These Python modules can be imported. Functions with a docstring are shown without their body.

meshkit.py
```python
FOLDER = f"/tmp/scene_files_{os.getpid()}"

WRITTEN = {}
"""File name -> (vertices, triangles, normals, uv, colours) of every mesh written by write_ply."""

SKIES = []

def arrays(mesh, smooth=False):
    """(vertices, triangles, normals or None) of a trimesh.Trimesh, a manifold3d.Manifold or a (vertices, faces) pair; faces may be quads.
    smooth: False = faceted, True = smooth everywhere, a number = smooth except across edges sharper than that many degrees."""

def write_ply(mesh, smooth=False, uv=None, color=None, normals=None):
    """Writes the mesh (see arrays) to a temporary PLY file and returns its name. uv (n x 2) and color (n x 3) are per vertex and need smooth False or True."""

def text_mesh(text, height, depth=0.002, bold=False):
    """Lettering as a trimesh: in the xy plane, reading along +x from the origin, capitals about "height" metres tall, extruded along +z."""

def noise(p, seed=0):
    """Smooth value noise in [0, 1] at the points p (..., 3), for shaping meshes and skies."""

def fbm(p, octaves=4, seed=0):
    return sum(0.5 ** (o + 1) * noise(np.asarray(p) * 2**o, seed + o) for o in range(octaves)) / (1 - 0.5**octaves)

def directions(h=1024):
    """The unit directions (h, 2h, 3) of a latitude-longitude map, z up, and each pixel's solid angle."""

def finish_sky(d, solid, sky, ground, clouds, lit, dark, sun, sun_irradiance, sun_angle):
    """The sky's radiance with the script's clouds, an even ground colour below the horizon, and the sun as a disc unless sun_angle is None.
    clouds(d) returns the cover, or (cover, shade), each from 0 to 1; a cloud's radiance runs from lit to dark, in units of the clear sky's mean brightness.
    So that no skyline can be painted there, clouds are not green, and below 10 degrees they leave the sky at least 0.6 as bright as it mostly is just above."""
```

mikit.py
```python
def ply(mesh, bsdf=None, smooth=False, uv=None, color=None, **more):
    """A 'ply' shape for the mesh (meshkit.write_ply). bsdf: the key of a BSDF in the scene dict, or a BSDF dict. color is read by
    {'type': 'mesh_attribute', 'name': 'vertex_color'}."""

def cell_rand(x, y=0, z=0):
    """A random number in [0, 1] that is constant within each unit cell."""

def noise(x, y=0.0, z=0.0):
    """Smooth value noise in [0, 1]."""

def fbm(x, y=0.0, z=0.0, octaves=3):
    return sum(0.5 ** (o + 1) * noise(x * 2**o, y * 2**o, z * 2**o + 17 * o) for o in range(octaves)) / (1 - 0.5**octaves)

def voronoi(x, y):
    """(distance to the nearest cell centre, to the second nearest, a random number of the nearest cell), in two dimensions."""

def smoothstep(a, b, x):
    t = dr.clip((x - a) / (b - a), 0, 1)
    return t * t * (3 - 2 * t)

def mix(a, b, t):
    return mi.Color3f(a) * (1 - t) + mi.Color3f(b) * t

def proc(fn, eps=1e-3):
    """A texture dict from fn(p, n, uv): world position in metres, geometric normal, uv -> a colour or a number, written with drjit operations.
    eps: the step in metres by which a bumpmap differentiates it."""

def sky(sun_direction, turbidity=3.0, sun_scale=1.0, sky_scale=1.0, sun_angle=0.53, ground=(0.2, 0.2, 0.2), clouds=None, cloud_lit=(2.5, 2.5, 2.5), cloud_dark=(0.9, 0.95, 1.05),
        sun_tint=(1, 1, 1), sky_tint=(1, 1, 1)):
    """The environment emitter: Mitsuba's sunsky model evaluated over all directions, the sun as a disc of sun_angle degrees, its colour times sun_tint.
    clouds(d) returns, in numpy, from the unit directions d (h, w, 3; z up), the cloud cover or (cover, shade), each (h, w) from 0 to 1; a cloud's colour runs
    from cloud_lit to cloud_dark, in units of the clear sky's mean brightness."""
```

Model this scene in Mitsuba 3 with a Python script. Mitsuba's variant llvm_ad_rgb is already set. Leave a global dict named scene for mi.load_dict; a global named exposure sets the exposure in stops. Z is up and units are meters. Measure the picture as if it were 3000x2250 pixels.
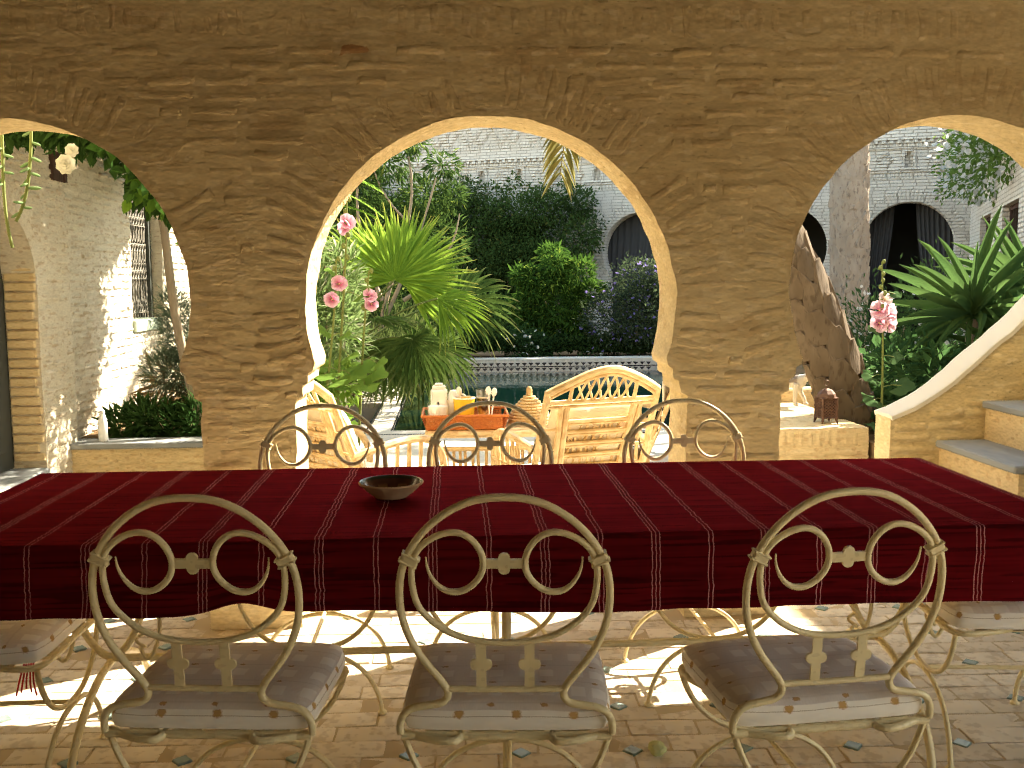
import math, random
import numpy as np, trimesh, manifold3d as m3, mitsuba as mi, drjit as dr
import mikit, meshkit
from mikit import proc, noise, fbm, voronoi, cell_rand, smoothstep, mix
from scipy.interpolate import splprep, splev
from shapely.geometry import Polygon, Point, box as sbox
from shapely.ops import unary_union

# ---------------------------------------------------------------- camera, sky, exposure
T = mi.ScalarTransform4f
EYE = np.array([0.0, 0.0, 1.5])
PITCH, YAW, ROLL = math.radians(6.064), math.radians(3.318), 0.0072
_F = np.array([math.sin(YAW) * math.cos(PITCH), math.cos(YAW) * math.cos(PITCH), -math.sin(PITCH)])
_R = np.array([math.cos(YAW), -math.sin(YAW), 0.0])
_U = np.cross(_R, _F)
_U = _U * math.cos(ROLL) + _R * math.sin(ROLL)
scene = {}
labels = {}
scene['camera'] = {'type': 'perspective', 'fov': 54.444, 'fov_axis': 'x', 'near_clip': 0.05, 'far_clip': 300.0,
                   'to_world': T().look_at(origin=EYE.tolist(), target=(EYE + _F).tolist(), up=_U.tolist())}
SUN = (0.6377, 0.4141, 0.6494)
scene['sky_light'] = mikit.sky(SUN, turbidity=3.0, sky_scale=1.25, sky_tint=(1.27, 1.0, 0.72), sun_tint=(0.93, 0.99, 1.03), ground=(0.35, 0.3, 0.22))
exposure = 4.4

# ---------------------------------------------------------------- helpers
rng = np.random.default_rng(7)
rnd = random.Random(11)
used = {}

def numbered(name):
    k = used.get(name, -1) + 1
    used[name] = k
    return name if k == 0 else '%s_%03d' % (name, k)

def child(parent, name):
    return numbered(parent + '__' + name)

def tag(key, label=None, cat=None, group=None, kind=None):
    d = labels.setdefault(key, {})
    for k, v in (('label', label), ('category', cat), ('group', group), ('kind', kind)):
        if v:
            d[k] = v
    return key

def put(key, mesh, bsdf, smooth=False, M=None, **kw):
    d = mikit.ply(mesh, bsdf, smooth, **kw)
    if M is not None:
        d['to_world'] = M
    scene[key] = d
    return d

def reuse(key, d, M, bsdf=None):
    n = dict(d); n['to_world'] = M
    if bsdf:
        n['bsdf'] = {'type': 'ref', 'id': bsdf}
    scene[key] = n

def mat(M4):
    return T(np.asarray(M4, float).tolist())

def frame(p, x, y, z):
    M = np.eye(4)
    M[:3, 0], M[:3, 1], M[:3, 2], M[:3, 3] = x, y, z, p
    return M

def unit(v):
    v = np.asarray(v, float)
    return v / (np.linalg.norm(v) + 1e-12)

def orient(p, d, up=(0, 0, 1), s=1.0, roll=0.0):
    """local +y along d, +z near up"""
    d = unit(d); x = np.cross(d, up)
    if np.linalg.norm(x) < 1e-4:
        x = np.array([1.0, 0, 0])
    x = unit(x); z = np.cross(x, d)
    c, q = math.cos(roll), math.sin(roll)
    x, z = x * c + z * q, z * c - x * q
    s = (s, s, s) if np.isscalar(s) else s
    return frame(p, x * s[0], d * s[1], z * s[2])

def box(x0, x1, y0, y1, z0, z1, bev=0.0):
    ex = np.array([x1 - x0, y1 - y0, z1 - z0]); c = np.array([x0 + x1, y0 + y1, z0 + z1]) / 2
    if bev <= 0:
        m = trimesh.creation.box(ex)
    else:
        h = ex / 2
        P = []
        for sx in (-1, 1):
            for sy in (-1, 1):
                for sz in (-1, 1):
                    s = np.array([sx, sy, sz])
                    for k in range(3):
                        q = (h - bev); q[k] = h[k]
                        P.append(s * q)
        m = trimesh.convex.convex_hull(np.array(P))
    m.apply_translation(c)
    return m

def cat_(ms):
    return trimesh.util.concatenate(ms)

def spline(pts, n=60, closed=False, k=3):
    pts = np.asarray(pts, float)
    if closed:
        pts = np.vstack([pts, pts[:1]])
    k = min(k, len(pts) - 1)
    tck, _ = splprep(pts.T, s=0, k=k, per=closed)
    return np.array(splev(np.linspace(0, 1, n), tck)).T

def tube(pts, r, n=8, closed=False, flat=1.0, up=None):
    """sweep of a circle (radius r, scalar or per point) along pts, capped; flat scales across"""
    pts = np.asarray(pts, float)
    N = len(pts)
    r = np.full(N, r) if np.isscalar(r) else np.asarray(r, float)
    t = np.gradient(pts, axis=0)
    if closed:
        t = np.roll(pts, -1, 0) - np.roll(pts, 1, 0)
    t /= np.linalg.norm(t, axis=1, keepdims=True) + 1e-12
    u = np.array(up, float) if up is not None else (np.array([0, 0, 1.0]) if abs(t[0, 2]) < 0.9 else np.array([1.0, 0, 0]))
    rings = []
    a = np.linspace(0, 2 * np.pi, n, endpoint=False)
    for i in range(N):
        u = u - t[i] * (u @ t[i]); u = unit(u); b = np.cross(t[i], u)
        rings.append(pts[i] + r[i] * (np.cos(a)[:, None] * u + flat * np.sin(a)[:, None] * b))
    V = np.vstack(rings)
    i, j = np.meshgrid(np.arange(N if closed else N - 1), np.arange(n), indexing='ij')
    i2, j2 = (i + 1) % N, (j + 1) % n
    q = np.stack([i * n + j, i2 * n + j, i2 * n + j2, i * n + j2], -1).reshape(-1, 4)
    Fc = np.vstack([q[:, [0, 2, 1]], q[:, [0, 3, 2]]])
    if not closed:
        V = np.vstack([V, pts[0], pts[-1]])
        k = np.arange(n); k2 = (k + 1) % n
        Fc = np.vstack([Fc, np.stack([np.full(n, N * n), k, k2], 1), np.stack([np.full(n, N * n + 1), (N - 1) * n + k2, (N - 1) * n + k], 1)])
    return trimesh.Trimesh(V, Fc, process=False)

def rod(a, b, r, n=8):
    return tube(np.array([a, b], float), r, n)

def lathe(prof, n=32):
    """prof: (r, z) from bottom to top"""
    return trimesh.creation.revolve(np.asarray(prof, float), sections=n)

def extrude(poly, h):
    return trimesh.creation.extrude_polygon(poly, h)

def blade(L=1.0, W=0.1, nl=6, bend=0.3, fold=0.15, tip=1.0, base=0.15, belly=0.4):
    """leaf strip along +y with a keel; 3 vertices across"""
    t = np.linspace(0, 1, nl + 1)
    w = W / 2 * (base + (1 - base) * np.clip(t / belly, 0, 1) ** 0.8) * np.clip((1 - t) / (1 - belly), 0, 1) ** (0.7 * tip)
    w = np.maximum(w, 0.002 * W)
    y, z = L * (t - 0.25 * bend * t ** 3), -L * bend * t ** 2
    V = []
    for k in range(nl + 1):
        V += [(-w[k], y[k], z[k] + fold * w[k]), (0, y[k], z[k]), (w[k], y[k], z[k] + fold * w[k])]
    Fc = []
    for k in range(nl):
        a, b = 3 * k, 3 * k + 3
        for j in (0, 1):
            Fc += [(a + j, a + j + 1, b + j + 1), (a + j, b + j + 1, b + j)]
    return trimesh.Trimesh(np.array(V, float), np.array(Fc), process=False)

def scatter(mesh, mats):
    """one mesh of many copies of mesh under 4x4 matrices"""
    mats = np.asarray(mats, float)
    v, f = np.asarray(mesh.vertices), np.asarray(mesh.faces)
    V = (np.einsum('kij,nj->kni', mats[:, :3, :3], v) + mats[:, None, :3, 3]).reshape(-1, 3)
    Fc = (f[None] + (np.arange(len(mats)) * len(v))[:, None, None]).reshape(-1, 3)
    return trimesh.Trimesh(V, Fc, process=False)

def vnoise(p, s, a):
    return a * (2 * meshkit.fbm(np.asarray(p) * s) - 1)
# ---------------------------------------------------------------- materials
def col(r, g, b):
    return {'type': 'rgb', 'value': [r, g, b]}

def bsdf(name, base, rough=0.8, bump=None, scale=1.0, two=True, **kw):
    d = {'type': 'principled', 'base_color': base if isinstance(base, dict) else col(*base), 'roughness': rough, 'specular': kw.pop('specular', 0.3), **kw}
    if bump:
        d = {'type': 'bumpmap', 'tex': bump, 'scale': scale, 'bsdf': d}
    scene[name] = {'type': 'twosided', 'bsdf': d} if two else d

def lime_f(a, b, c, stain):
    stain = mi.Color3f(*stain)
    def f(p, n, uv):
        w = fbm(p.x * 1.1 + 3, p.y * 1.1, p.z * 1.3, 3)
        g = fbm(p.x * 9 + 5, p.y * 9, p.z * 14, 4)
        k = mix(a, b, smoothstep(0.25, 0.75, 0.55 * w + 0.45 * g))
        s = smoothstep(0.60, 0.78, fbm(p.x * 4 + 31, p.y * 4, p.z * 7 + 9, 4))
        k = mix(k, stain, 0.55 * s)
        q = smoothstep(0.66, 0.80, noise(p.x * 26 + 7, p.y * 26, p.z * 40))
        k = mix(k, c, 0.6 * q)
        v = fbm(p.x * 55, p.y * 55, p.z * 110, 3)
        k = k * (0.78 + 0.44 * v)
        pit = smoothstep(0.80, 0.90, noise(p.x * 40 + 3, p.y * 40, p.z * 75 + 5)) * smoothstep(0.45, 0.65, w)
        return mix(k, stain * 0.6, 0.5 * pit)
    return f

def lime_bump(p, n, uv):
    return 0.012 * fbm(p.x * 12, p.y * 12, p.z * 34, 4) + 0.007 * fbm(p.x * 55, p.y * 55, p.z * 90, 3)

ochre = lime_f((0.62, 0.515, 0.315), (0.53, 0.425, 0.24), (0.67, 0.57, 0.38), (0.44, 0.325, 0.17))
bsdf('m_ochre_lime', proc(ochre), 0.9, proc(lime_bump, 3e-3), specular=0.15)
bsdf('m_ochre_brick', proc(lime_f((0.61, 0.50, 0.30), (0.51, 0.40, 0.22), (0.66, 0.55, 0.36), (0.42, 0.30, 0.155))), 0.9, proc(lime_bump, 3e-3), specular=0.15)
bsdf('m_bare_brick', proc(lime_f((0.44, 0.25, 0.12), (0.50, 0.33, 0.17), (0.58, 0.42, 0.23), (0.36, 0.19, 0.09))), 0.9, specular=0.15)
bsdf('m_white_lime', proc(lime_f((0.60, 0.55, 0.45), (0.52, 0.46, 0.36), (0.40, 0.30, 0.20), (0.42, 0.35, 0.26))), 0.9, proc(lime_bump, 3e-3), specular=0.15)
bsdf('m_cream_lime', proc(lime_f((0.62, 0.50, 0.30), (0.56, 0.43, 0.24), (0.46, 0.31, 0.16), (0.48, 0.36, 0.20))), 0.9, specular=0.15)

O_FAR = np.array([-0.01, 24.0, 0.0]); E_FAR = np.array([0.9192, -0.3938, 0.0]); N_FAR = np.array([-0.3938, -0.9192, 0.0])

def far_st(p):
    x, y = p.x - float(O_FAR[0]), p.y - float(O_FAR[1])
    s = x * 0.9192 - y * 0.3938
    t = -x * 0.3938 - y * 0.9192
    return s + t, p.z

def brickwork(p, n, uv):
    s, z = far_st(p)
    zz = z + 0.012 * noise(s * 2.0, z * 1.5)
    r = dr.floor(zz / 0.066)
    fz = zz / 0.066 - r
    u = s / 0.25 + 0.5 * cell_rand(r, 3, 1)
    fu = u - dr.floor(u)
    j = smoothstep(0.0, 0.16, fz) * smoothstep(1.0, 0.86, fz) * smoothstep(0.0, 0.05, fu) * smoothstep(1.0, 0.95, fu)
    return j, cell_rand(dr.floor(u), r, 5)

def far_col(p, n, uv):
    j, k = brickwork(p, n, uv)
    w = fbm(p.x * 0.7, p.y * 0.7, p.z * 0.9, 3)
    b = mix((0.64, 0.585, 0.51), (0.53, 0.47, 0.395), 0.5 * k + 0.5 * w)
    return mix(mi.Color3f(0.33, 0.28, 0.21), b, 0.30 + 0.70 * j)

bsdf('m_far_brick', proc(far_col), 0.9, proc(lambda p, n, uv: 0.03 * brickwork(p, n, uv)[0], 6e-3), specular=0.1)

def tile_col(a, b, c):
    def f(p, n, uv):
        k = cell_rand(p.x * 3.7, p.y * 9.1, 2)
        w = fbm(p.x * 5, p.y * 7, p.z, 3)
        g = fbm(p.x * 38, p.y * 38, 1.0, 3)
        return mix(mix(a, b, w), c, 0.6 * smoothstep(0.5, 0.72, g) + 0 * k)
    return f

def tile_bump(p, n, uv):
    return 0.006 * fbm(p.x * 22, p.y * 30, 0, 4)

for i, (a, b, c) in enumerate([((0.60, 0.53, 0.42), (0.50, 0.435, 0.33), (0.38, 0.31, 0.22)), ((0.65, 0.58, 0.465), (0.56, 0.49, 0.38), (0.43, 0.36, 0.26)), ((0.55, 0.475, 0.365), (0.46, 0.39, 0.285), (0.35, 0.28, 0.19))]):
    bsdf('m_floor_tile_%d' % i, proc(tile_col(a, b, c)), 0.75, proc(tile_bump, 3e-3), specular=0.3)
bsdf('m_floor_joint', (0.40, 0.32, 0.21), 0.95, specular=0.1)
bsdf('m_diamond_tile', proc(tile_col((0.11, 0.17, 0.17), (0.17, 0.24, 0.22), (0.08, 0.12, 0.13))), 0.35, specular=0.5)
bsdf('m_deck', proc(tile_col((0.56, 0.53, 0.46), (0.48, 0.45, 0.39), (0.42, 0.38, 0.32))), 0.8, specular=0.2)
bsdf('m_soil', proc(lambda p, n, uv: mix((0.10, 0.065, 0.035), (0.22, 0.15, 0.085), fbm(p.x * 9, p.y * 9, p.z * 9, 4))), 1.0, proc(lambda p, n, uv: 0.03 * fbm(p.x * 25, p.y * 25, p.z * 25, 3), 4e-3), specular=0.05)
bsdf('m_slate', proc(lambda p, n, uv: mix((0.16, 0.175, 0.19), (0.27, 0.28, 0.28), fbm(p.x * 14, p.y * 5, p.z * 20, 4))), 0.6, specular=0.4)
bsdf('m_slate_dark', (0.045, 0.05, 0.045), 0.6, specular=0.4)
bsdf('m_plaster_white', (0.62, 0.59, 0.52), 0.9, specular=0.1)

def paint_col(p, n, uv):
    w = fbm(p.x * 18, p.y * 18, p.z * 18, 3)
    c = smoothstep(0.70, 0.74, noise(p.x * 90, p.y * 90, p.z * 90))
    return mix(mix((0.71, 0.62, 0.39), (0.63, 0.54, 0.32), w), (0.36, 0.27, 0.14), 0.22 * c)

bsdf('m_cream_iron', proc(paint_col), 0.42, proc(lambda p, n, uv: 0.0012 * noise(p.x * 150, p.y * 150, p.z * 150), 1e-3), specular=0.45)
bsdf('m_dark_iron', (0.06, 0.04, 0.03), 0.55, metallic=0.5)
bsdf('m_rust_iron', proc(lambda p, n, uv: mix((0.085, 0.05, 0.04), (0.17, 0.09, 0.06), fbm(p.x * 40, p.y * 40, p.z * 40, 3))), 0.6, metallic=0.3)
bsdf('m_grille_iron', (0.20, 0.185, 0.16), 0.6)

bsdf('m_palm_beams', (0.08, 0.055, 0.032), 0.9)
# ---------------------------------------------------------------- arcade wall
YW, YB = 4.24, 4.58
ARCHES = [(-1.818, 1.437, 0.721, 0.750), (0.163, 1.387, 0.788, 0.840), (2.177, 1.451, 0.730, 0.760)]   # x, z of centre, radius, half width of the lower opening
THROAT = 1.15

def arch_outline(cx, cz, r, hw, n=56):
    a0 = math.asin((THROAT - cz) / r)
    a = np.linspace(a0, math.pi - a0, n)
    arc = [(cx + r * math.cos(t), cz + r * math.sin(t)) for t in a]
    ht = r * math.cos(a0)
    q = hw - ht
    st = [(hw, -0.2), (hw, 0.99), (ht + 0.66 * q, 1.005), (ht + 0.62 * q, 1.055), (ht + 0.36 * q, 1.068), (ht + 0.33 * q, 1.105), (ht + 0.1 * q, 1.118)]
    return [(cx + x, z) for x, z in st] + arc + [(cx - x, z) for x, z in st[::-1]]

def wall_disp(P):
    P = np.asarray(P, float)
    o = np.stack([P[:, 0] + 11, P[:, 1], P[:, 2]], 1)
    d = np.stack([0.022 * (meshkit.fbm(o * [6, 6, 9], 3, 1) - 0.5), 0.045 * (meshkit.fbm(o * [1.2, 1.2, 1.6], 2, 2) - 0.5) + 0.012 * (meshkit.fbm(o * [4, 4, 9], 3, 3) - 0.5), 0.022 * (meshkit.fbm(o * [6, 6, 9], 3, 4) - 0.5)], 1)
    return d

WX0, WX1, WZ1 = -3.3, 4.6, 4.3
cs = m3.CrossSection([np.array([(WX0, -0.05), (WX1, -0.05), (WX1, WZ1), (WX0, WZ1)])])
for a in ARCHES:
    cs = cs - m3.CrossSection([np.array(arch_outline(*a))])
man = m3.Manifold.extrude(cs, YB - YW).refine_to_length(0.045)
mm = man.to_mesh()
V = np.array(mm.vert_properties[:, :3], float)
V = np.stack([V[:, 0], YW + V[:, 2], V[:, 1]], 1)
V = V + wall_disp(V)
wall = trimesh.Trimesh(V, np.array(mm.tri_verts)[:, ::-1], process=False)
put('arcade_wall__masonry', wall, 'm_ochre_lime', 50)
tag('arcade_wall', 'ochre limewashed brick wall pierced by three horseshoe arches', 'wall')

def pillow(seed, nx=7, nz=4, rag=0.16):
    """a brick face in x, z from -0.5 to 0.5, standing 1 proud towards -y, its rim sunk behind 0"""
    r = np.random.default_rng(seed)
    gx, gz = np.linspace(-1, 1, nx), np.linspace(-1, 1, nz)
    gx = np.sign(gx) * np.abs(gx) ** 0.6; gz = np.sign(gz) * np.abs(gz) ** 0.7
    X, Z = np.meshgrid(gx, gz, indexing='ij')
    h = np.where((np.abs(X) > 0.999) | (np.abs(Z) > 0.999), -0.45, 1.0) + r.normal(0, 0.22, X.shape) - 0.25 * np.abs(Z)
    Xo = X * 0.5 * (1 + 0.05 * r.normal(size=X.shape)); Zo = Z * 0.5 * (1 + rag * r.normal(size=X.shape)) + 0.12 * r.normal() * X ** 2
    v = np.stack([Xo.ravel(), -h.ravel(), Zo.ravel()], 1)
    i, j = np.meshgrid(np.arange(nx - 1), np.arange(nz - 1), indexing='ij')
    a = (i * nz + j).ravel(); b = a + nz
    f = np.vstack([np.stack([a, b, b + 1], 1), np.stack([a, b + 1, a + 1], 1)])
    return trimesh.Trimesh(v, f, process=False)

PILLOW = [pillow(s) for s in range(14)]
PIL_D = [mikit.ply(m, 'm_ochre_brick', True) for m in PILLOW]

def front_y(x, z):
    return YW + wall_disp(np.array([[x, YW, z]]))[0, 1]

def blocked(z, pad):
    out = []
    for cx, cz, r, hw in ARCHES:
        if z > THROAT - 0.02:
            q = (r + pad) ** 2 - (z - cz) ** 2
            if q > 0:
                out.append((cx - math.sqrt(q), cx + math.sqrt(q)))
        else:
            w = hw + 0.012
            if z > 0.98:
                w = hw - (z - 0.98) * 0.45
            out.append((cx - w, cx + w))
    return out

bricks = []
row = 0
z = 0.035
while z < 2.46:
    x = WX0 + 0.12 * rnd.random()
    while x < WX1 - 0.05:
        L = rnd.uniform(0.19, 0.27)
        a, b = x, x + L
        x = b + 0.012
        zz = z + 0.016 * (meshkit.noise(np.array([[a * 0.9, row * 0.13, 0]]))[0] - 0.5)
        for (p, q) in blocked(zz, 0.225 + 0.03 * rnd.random()):
            if a < q and b > p:
                if (a + b) / 2 < (p + q) / 2:
                    b = min(b, p)
                else:
                    a = max(a, q)
        if b - a < 0.06 or rnd.random() < 0.06:
            continue
        bricks.append((a, b, zz, 0.050 * rnd.uniform(0.85, 1.12), rnd.uniform(0.003, 0.0105), rnd.gauss(0, 0.018)))
    z += 0.0615
    row += 1

def vis(b):
    x, zz = (b[0] + b[1]) / 2, b[2]
    inn = (-1.9 < x < 2.55) and zz > 0.68
    return (0 if inn else 1, (x - 0.3) ** 2 + (zz - 1.6) ** 2)

bricks.sort(key=vis)
ink = [2, 40, 151]

def brick_M(b):
    a, c, zz, h, pr, rot = b
    x = (a + c) / 2
    s, k = math.sin(rot), math.cos(rot)
    L = c - a
    return frame((x, front_y(x, zz) + 0.002, zz), (L * k, 0, L * s), (0, pr, 0), (-h * s, 0, h * k))

for i, b in enumerate(bricks[:300]):
    reuse(child('arcade_wall', 'brick'), PIL_D[i % 14], mat(brick_M(b)), 'm_bare_brick' if i in (31, 166, 254) else None)
groups = [[] for _ in range(14)]
for i, b in enumerate(bricks[300:]):
    groups[i % 14].append(brick_M(b))
put('arcade_wall__brick_infill', cat_([scatter(PILLOW[i], g) for i, g in enumerate(groups) if g]), 'm_ochre_brick', True)
tag('arcade_wall__brick_infill', kind='stuff')
for ai, (cx, cz, r, hw) in enumerate(ARCHES):
    a0 = math.asin((THROAT - cz) / r) + 0.03
    t = a0
    while t < math.pi - a0:
        w = rnd.uniform(0.042, 0.056)
        Lr = rnd.uniform(0.19, 0.25)
        rr = r + 0.012 + Lr / 2
        c, s = math.cos(t), math.sin(t)
        x, zz = cx + rr * c, cz + rr * s
        t += (w + 0.011) / (r + 0.06)
        if zz < 1.13 or not (WX0 + 0.1 < x < WX1 - 0.1) or rnd.random() < 0.06:
            continue
        k = rnd.randrange(14)
        reuse(child('arcade_wall', 'voussoir'), PIL_D[k], mat(frame((x, front_y(x, zz) + 0.002, zz), (Lr * c, 0, Lr * s), (0, rnd.uniform(0.002, 0.0075), 0), (-w * 1.1 * s, 0, w * 1.1 * c))))
x = WX0 + 0.5
while x < 3.4:
    w = rnd.uniform(0.045, 0.06)
    zz = 2.555 + rnd.uniform(-0.006, 0.006)
    reuse(child('arcade_wall', 'soldier_brick'), PIL_D[rnd.randrange(14)], mat(frame((x, front_y(x, zz) + 0.002, zz), (0, 0, 0.135), (0, rnd.uniform(0.002, 0.006), 0), (-w, 0, 0))))
    x += w + 0.012

# ---------------------------------------------------------------- portico shell behind and above the camera
YREAR = -1.4
put('ceiling', box(-3.6, 4.6, YREAR - 0.3, YW - 0.002, 2.95, 3.15), 'm_palm_beams'); tag('ceiling', kind='structure')
put('rear_wall', box(-3.6, 4.6, YREAR - 0.3, YREAR, 0, 2.94), 'm_plaster_white'); tag('rear_wall', kind='structure')
put('side_wall', box(-3.6, -3.302, YREAR + 0.002, YW + 0.3, 0, 2.94), 'm_ochre_lime'); tag('side_wall', kind='structure')
put('side_wall_001', cat_([box(4.302, 4.6, 2.15, YW - 0.03, 0, 2.94), box(4.302, 4.6, YREAR + 0.002, 2.148, 2.1, 2.94)]), 'm_ochre_lime'); tag('side_wall_001', kind='structure')
put('roof', box(-3.6, 4.6, YREAR - 0.3, YB + 0.1, 4.32, 4.5), 'm_plaster_white'); tag('roof', kind='structure')

# ---------------------------------------------------------------- portico floor: brick pavers with blue-green diamonds
FR = math.radians(-1.5)
fc, fs = math.cos(FR), math.sin(FR)
put('floor', box(-3.6, 4.6, YREAR - 0.3, YB + 0.02, -0.1, -0.005), 'm_floor_joint'); tag('floor', kind='structure')

def paver(seed):
    r = np.random.default_rng(seed)
    m = box(-0.5, 0.5, -0.5, 0.5, -0.012, 0.0)
    m = m.subdivide()
    v = m.vertices
    top = v[:, 2] > -0.001
    edge = (np.abs(v[:, 0]) > 0.45) | (np.abs(v[:, 1]) > 0.45)
    v[top, 2] += r.normal(0, 0.0012, top.sum())
    v[top & edge, 2] -= 0.003
    v[top & edge, :2] *= 0.985
    v[:, :2] *= 1 + r.normal(0, 0.008, (len(v), 2))
    return trimesh.Trimesh(v, m.faces, process=False)

PAVER = [paver(s) for s in range(9)]
PAV_D = [mikit.ply(m, 'm_floor_tile_%d' % (i % 3), 30) for i, m in enumerate(PAVER)]
pav = []
CY, DX = 0.3305 / 3, 0.3555
for j in range(-44, 24):
    y = 3.02 + CY * (j + 0.5) + (-0.0)
    x = -4.2 + rnd.random() * 0.2
    while x < 4.9:
        L = rnd.choice([0.19, 0.225, 0.225, 0.25])
        X, Y = x + L / 2, y
        wx, wy = X * fc - (Y - 3.02) * fs, 3.02 + X * fs + (Y - 3.02) * fc
        x += L + 0.007
        if -3.55 < wx < 4.5 and YREAR - 0.2 < wy < YB - 0.04:
            if wy > YW - 0.02 and not any(abs(wx - c[0]) < c[3] - 0.1 for c in ARCHES):
                continue
            pav.append((wx, wy, L))
pav.sort(key=lambda q: (0 if (2.85 < q[1] < 4.6 and -1.95 < q[0] < 2.6) else 1, (q[0] - 0.2) ** 2 + (q[1] - 3.2) ** 2))

def pav_M(q):
    z = rnd.gauss(0, 0.0012); a = FR + rnd.gauss(0, 0.006)
    L, W = q[2], CY - 0.007
    return frame((q[0], q[1], z), (L * math.cos(a), L * math.sin(a), rnd.gauss(0, 0.001)), (-W * math.sin(a), W * math.cos(a), rnd.gauss(0, 0.001)), (0, 0, 1))

for i, q in enumerate(pav[:300]):
    reuse(child('floor', 'paver'), PAV_D[rnd.randrange(9)], mat(pav_M(q)))
g3 = [[] for _ in range(9)]
for q in pav[300:]:
    g3[rnd.randrange(9)].append(pav_M(q))
for k in range(3):
    put('floor__paver_field' if k == 0 else 'floor__paver_field_%03d' % k, cat_([scatter(PAVER[i], g3[i]) for i in range(9) if i % 3 == k]), 'm_floor_tile_%d' % k, 30)
    tag('floor__paver_field' if k == 0 else 'floor__paver_field_%03d' % k, kind='stuff')
dia = mikit.ply(box(-0.024, 0.024, -0.024, 0.024, -0.01, 0.0035, 0.003), 'm_diamond_tile')
for j in range(-4, 5):
    for i in range(-9, 12):
        X, Y = -0.160 + DX * i, 0.3305 * j
        wx, wy = X * fc - Y * fs, 3.02 + X * fs + Y * fc
        if -3 < wx < 4 and wy < YB - 0.05 and not (wy > YW - 0.05 and not any(abs(wx - c[0]) < c[3] - 0.1 for c in ARCHES)):
            a = FR + math.pi / 4 + rnd.gauss(0, 0.05)
            reuse(child('floor', 'diamond_tile'), dia, mat(frame((wx, wy, 0), (math.cos(a), math.sin(a), 0), (-math.sin(a), math.cos(a), 0), (0, 0, 1))))

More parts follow.
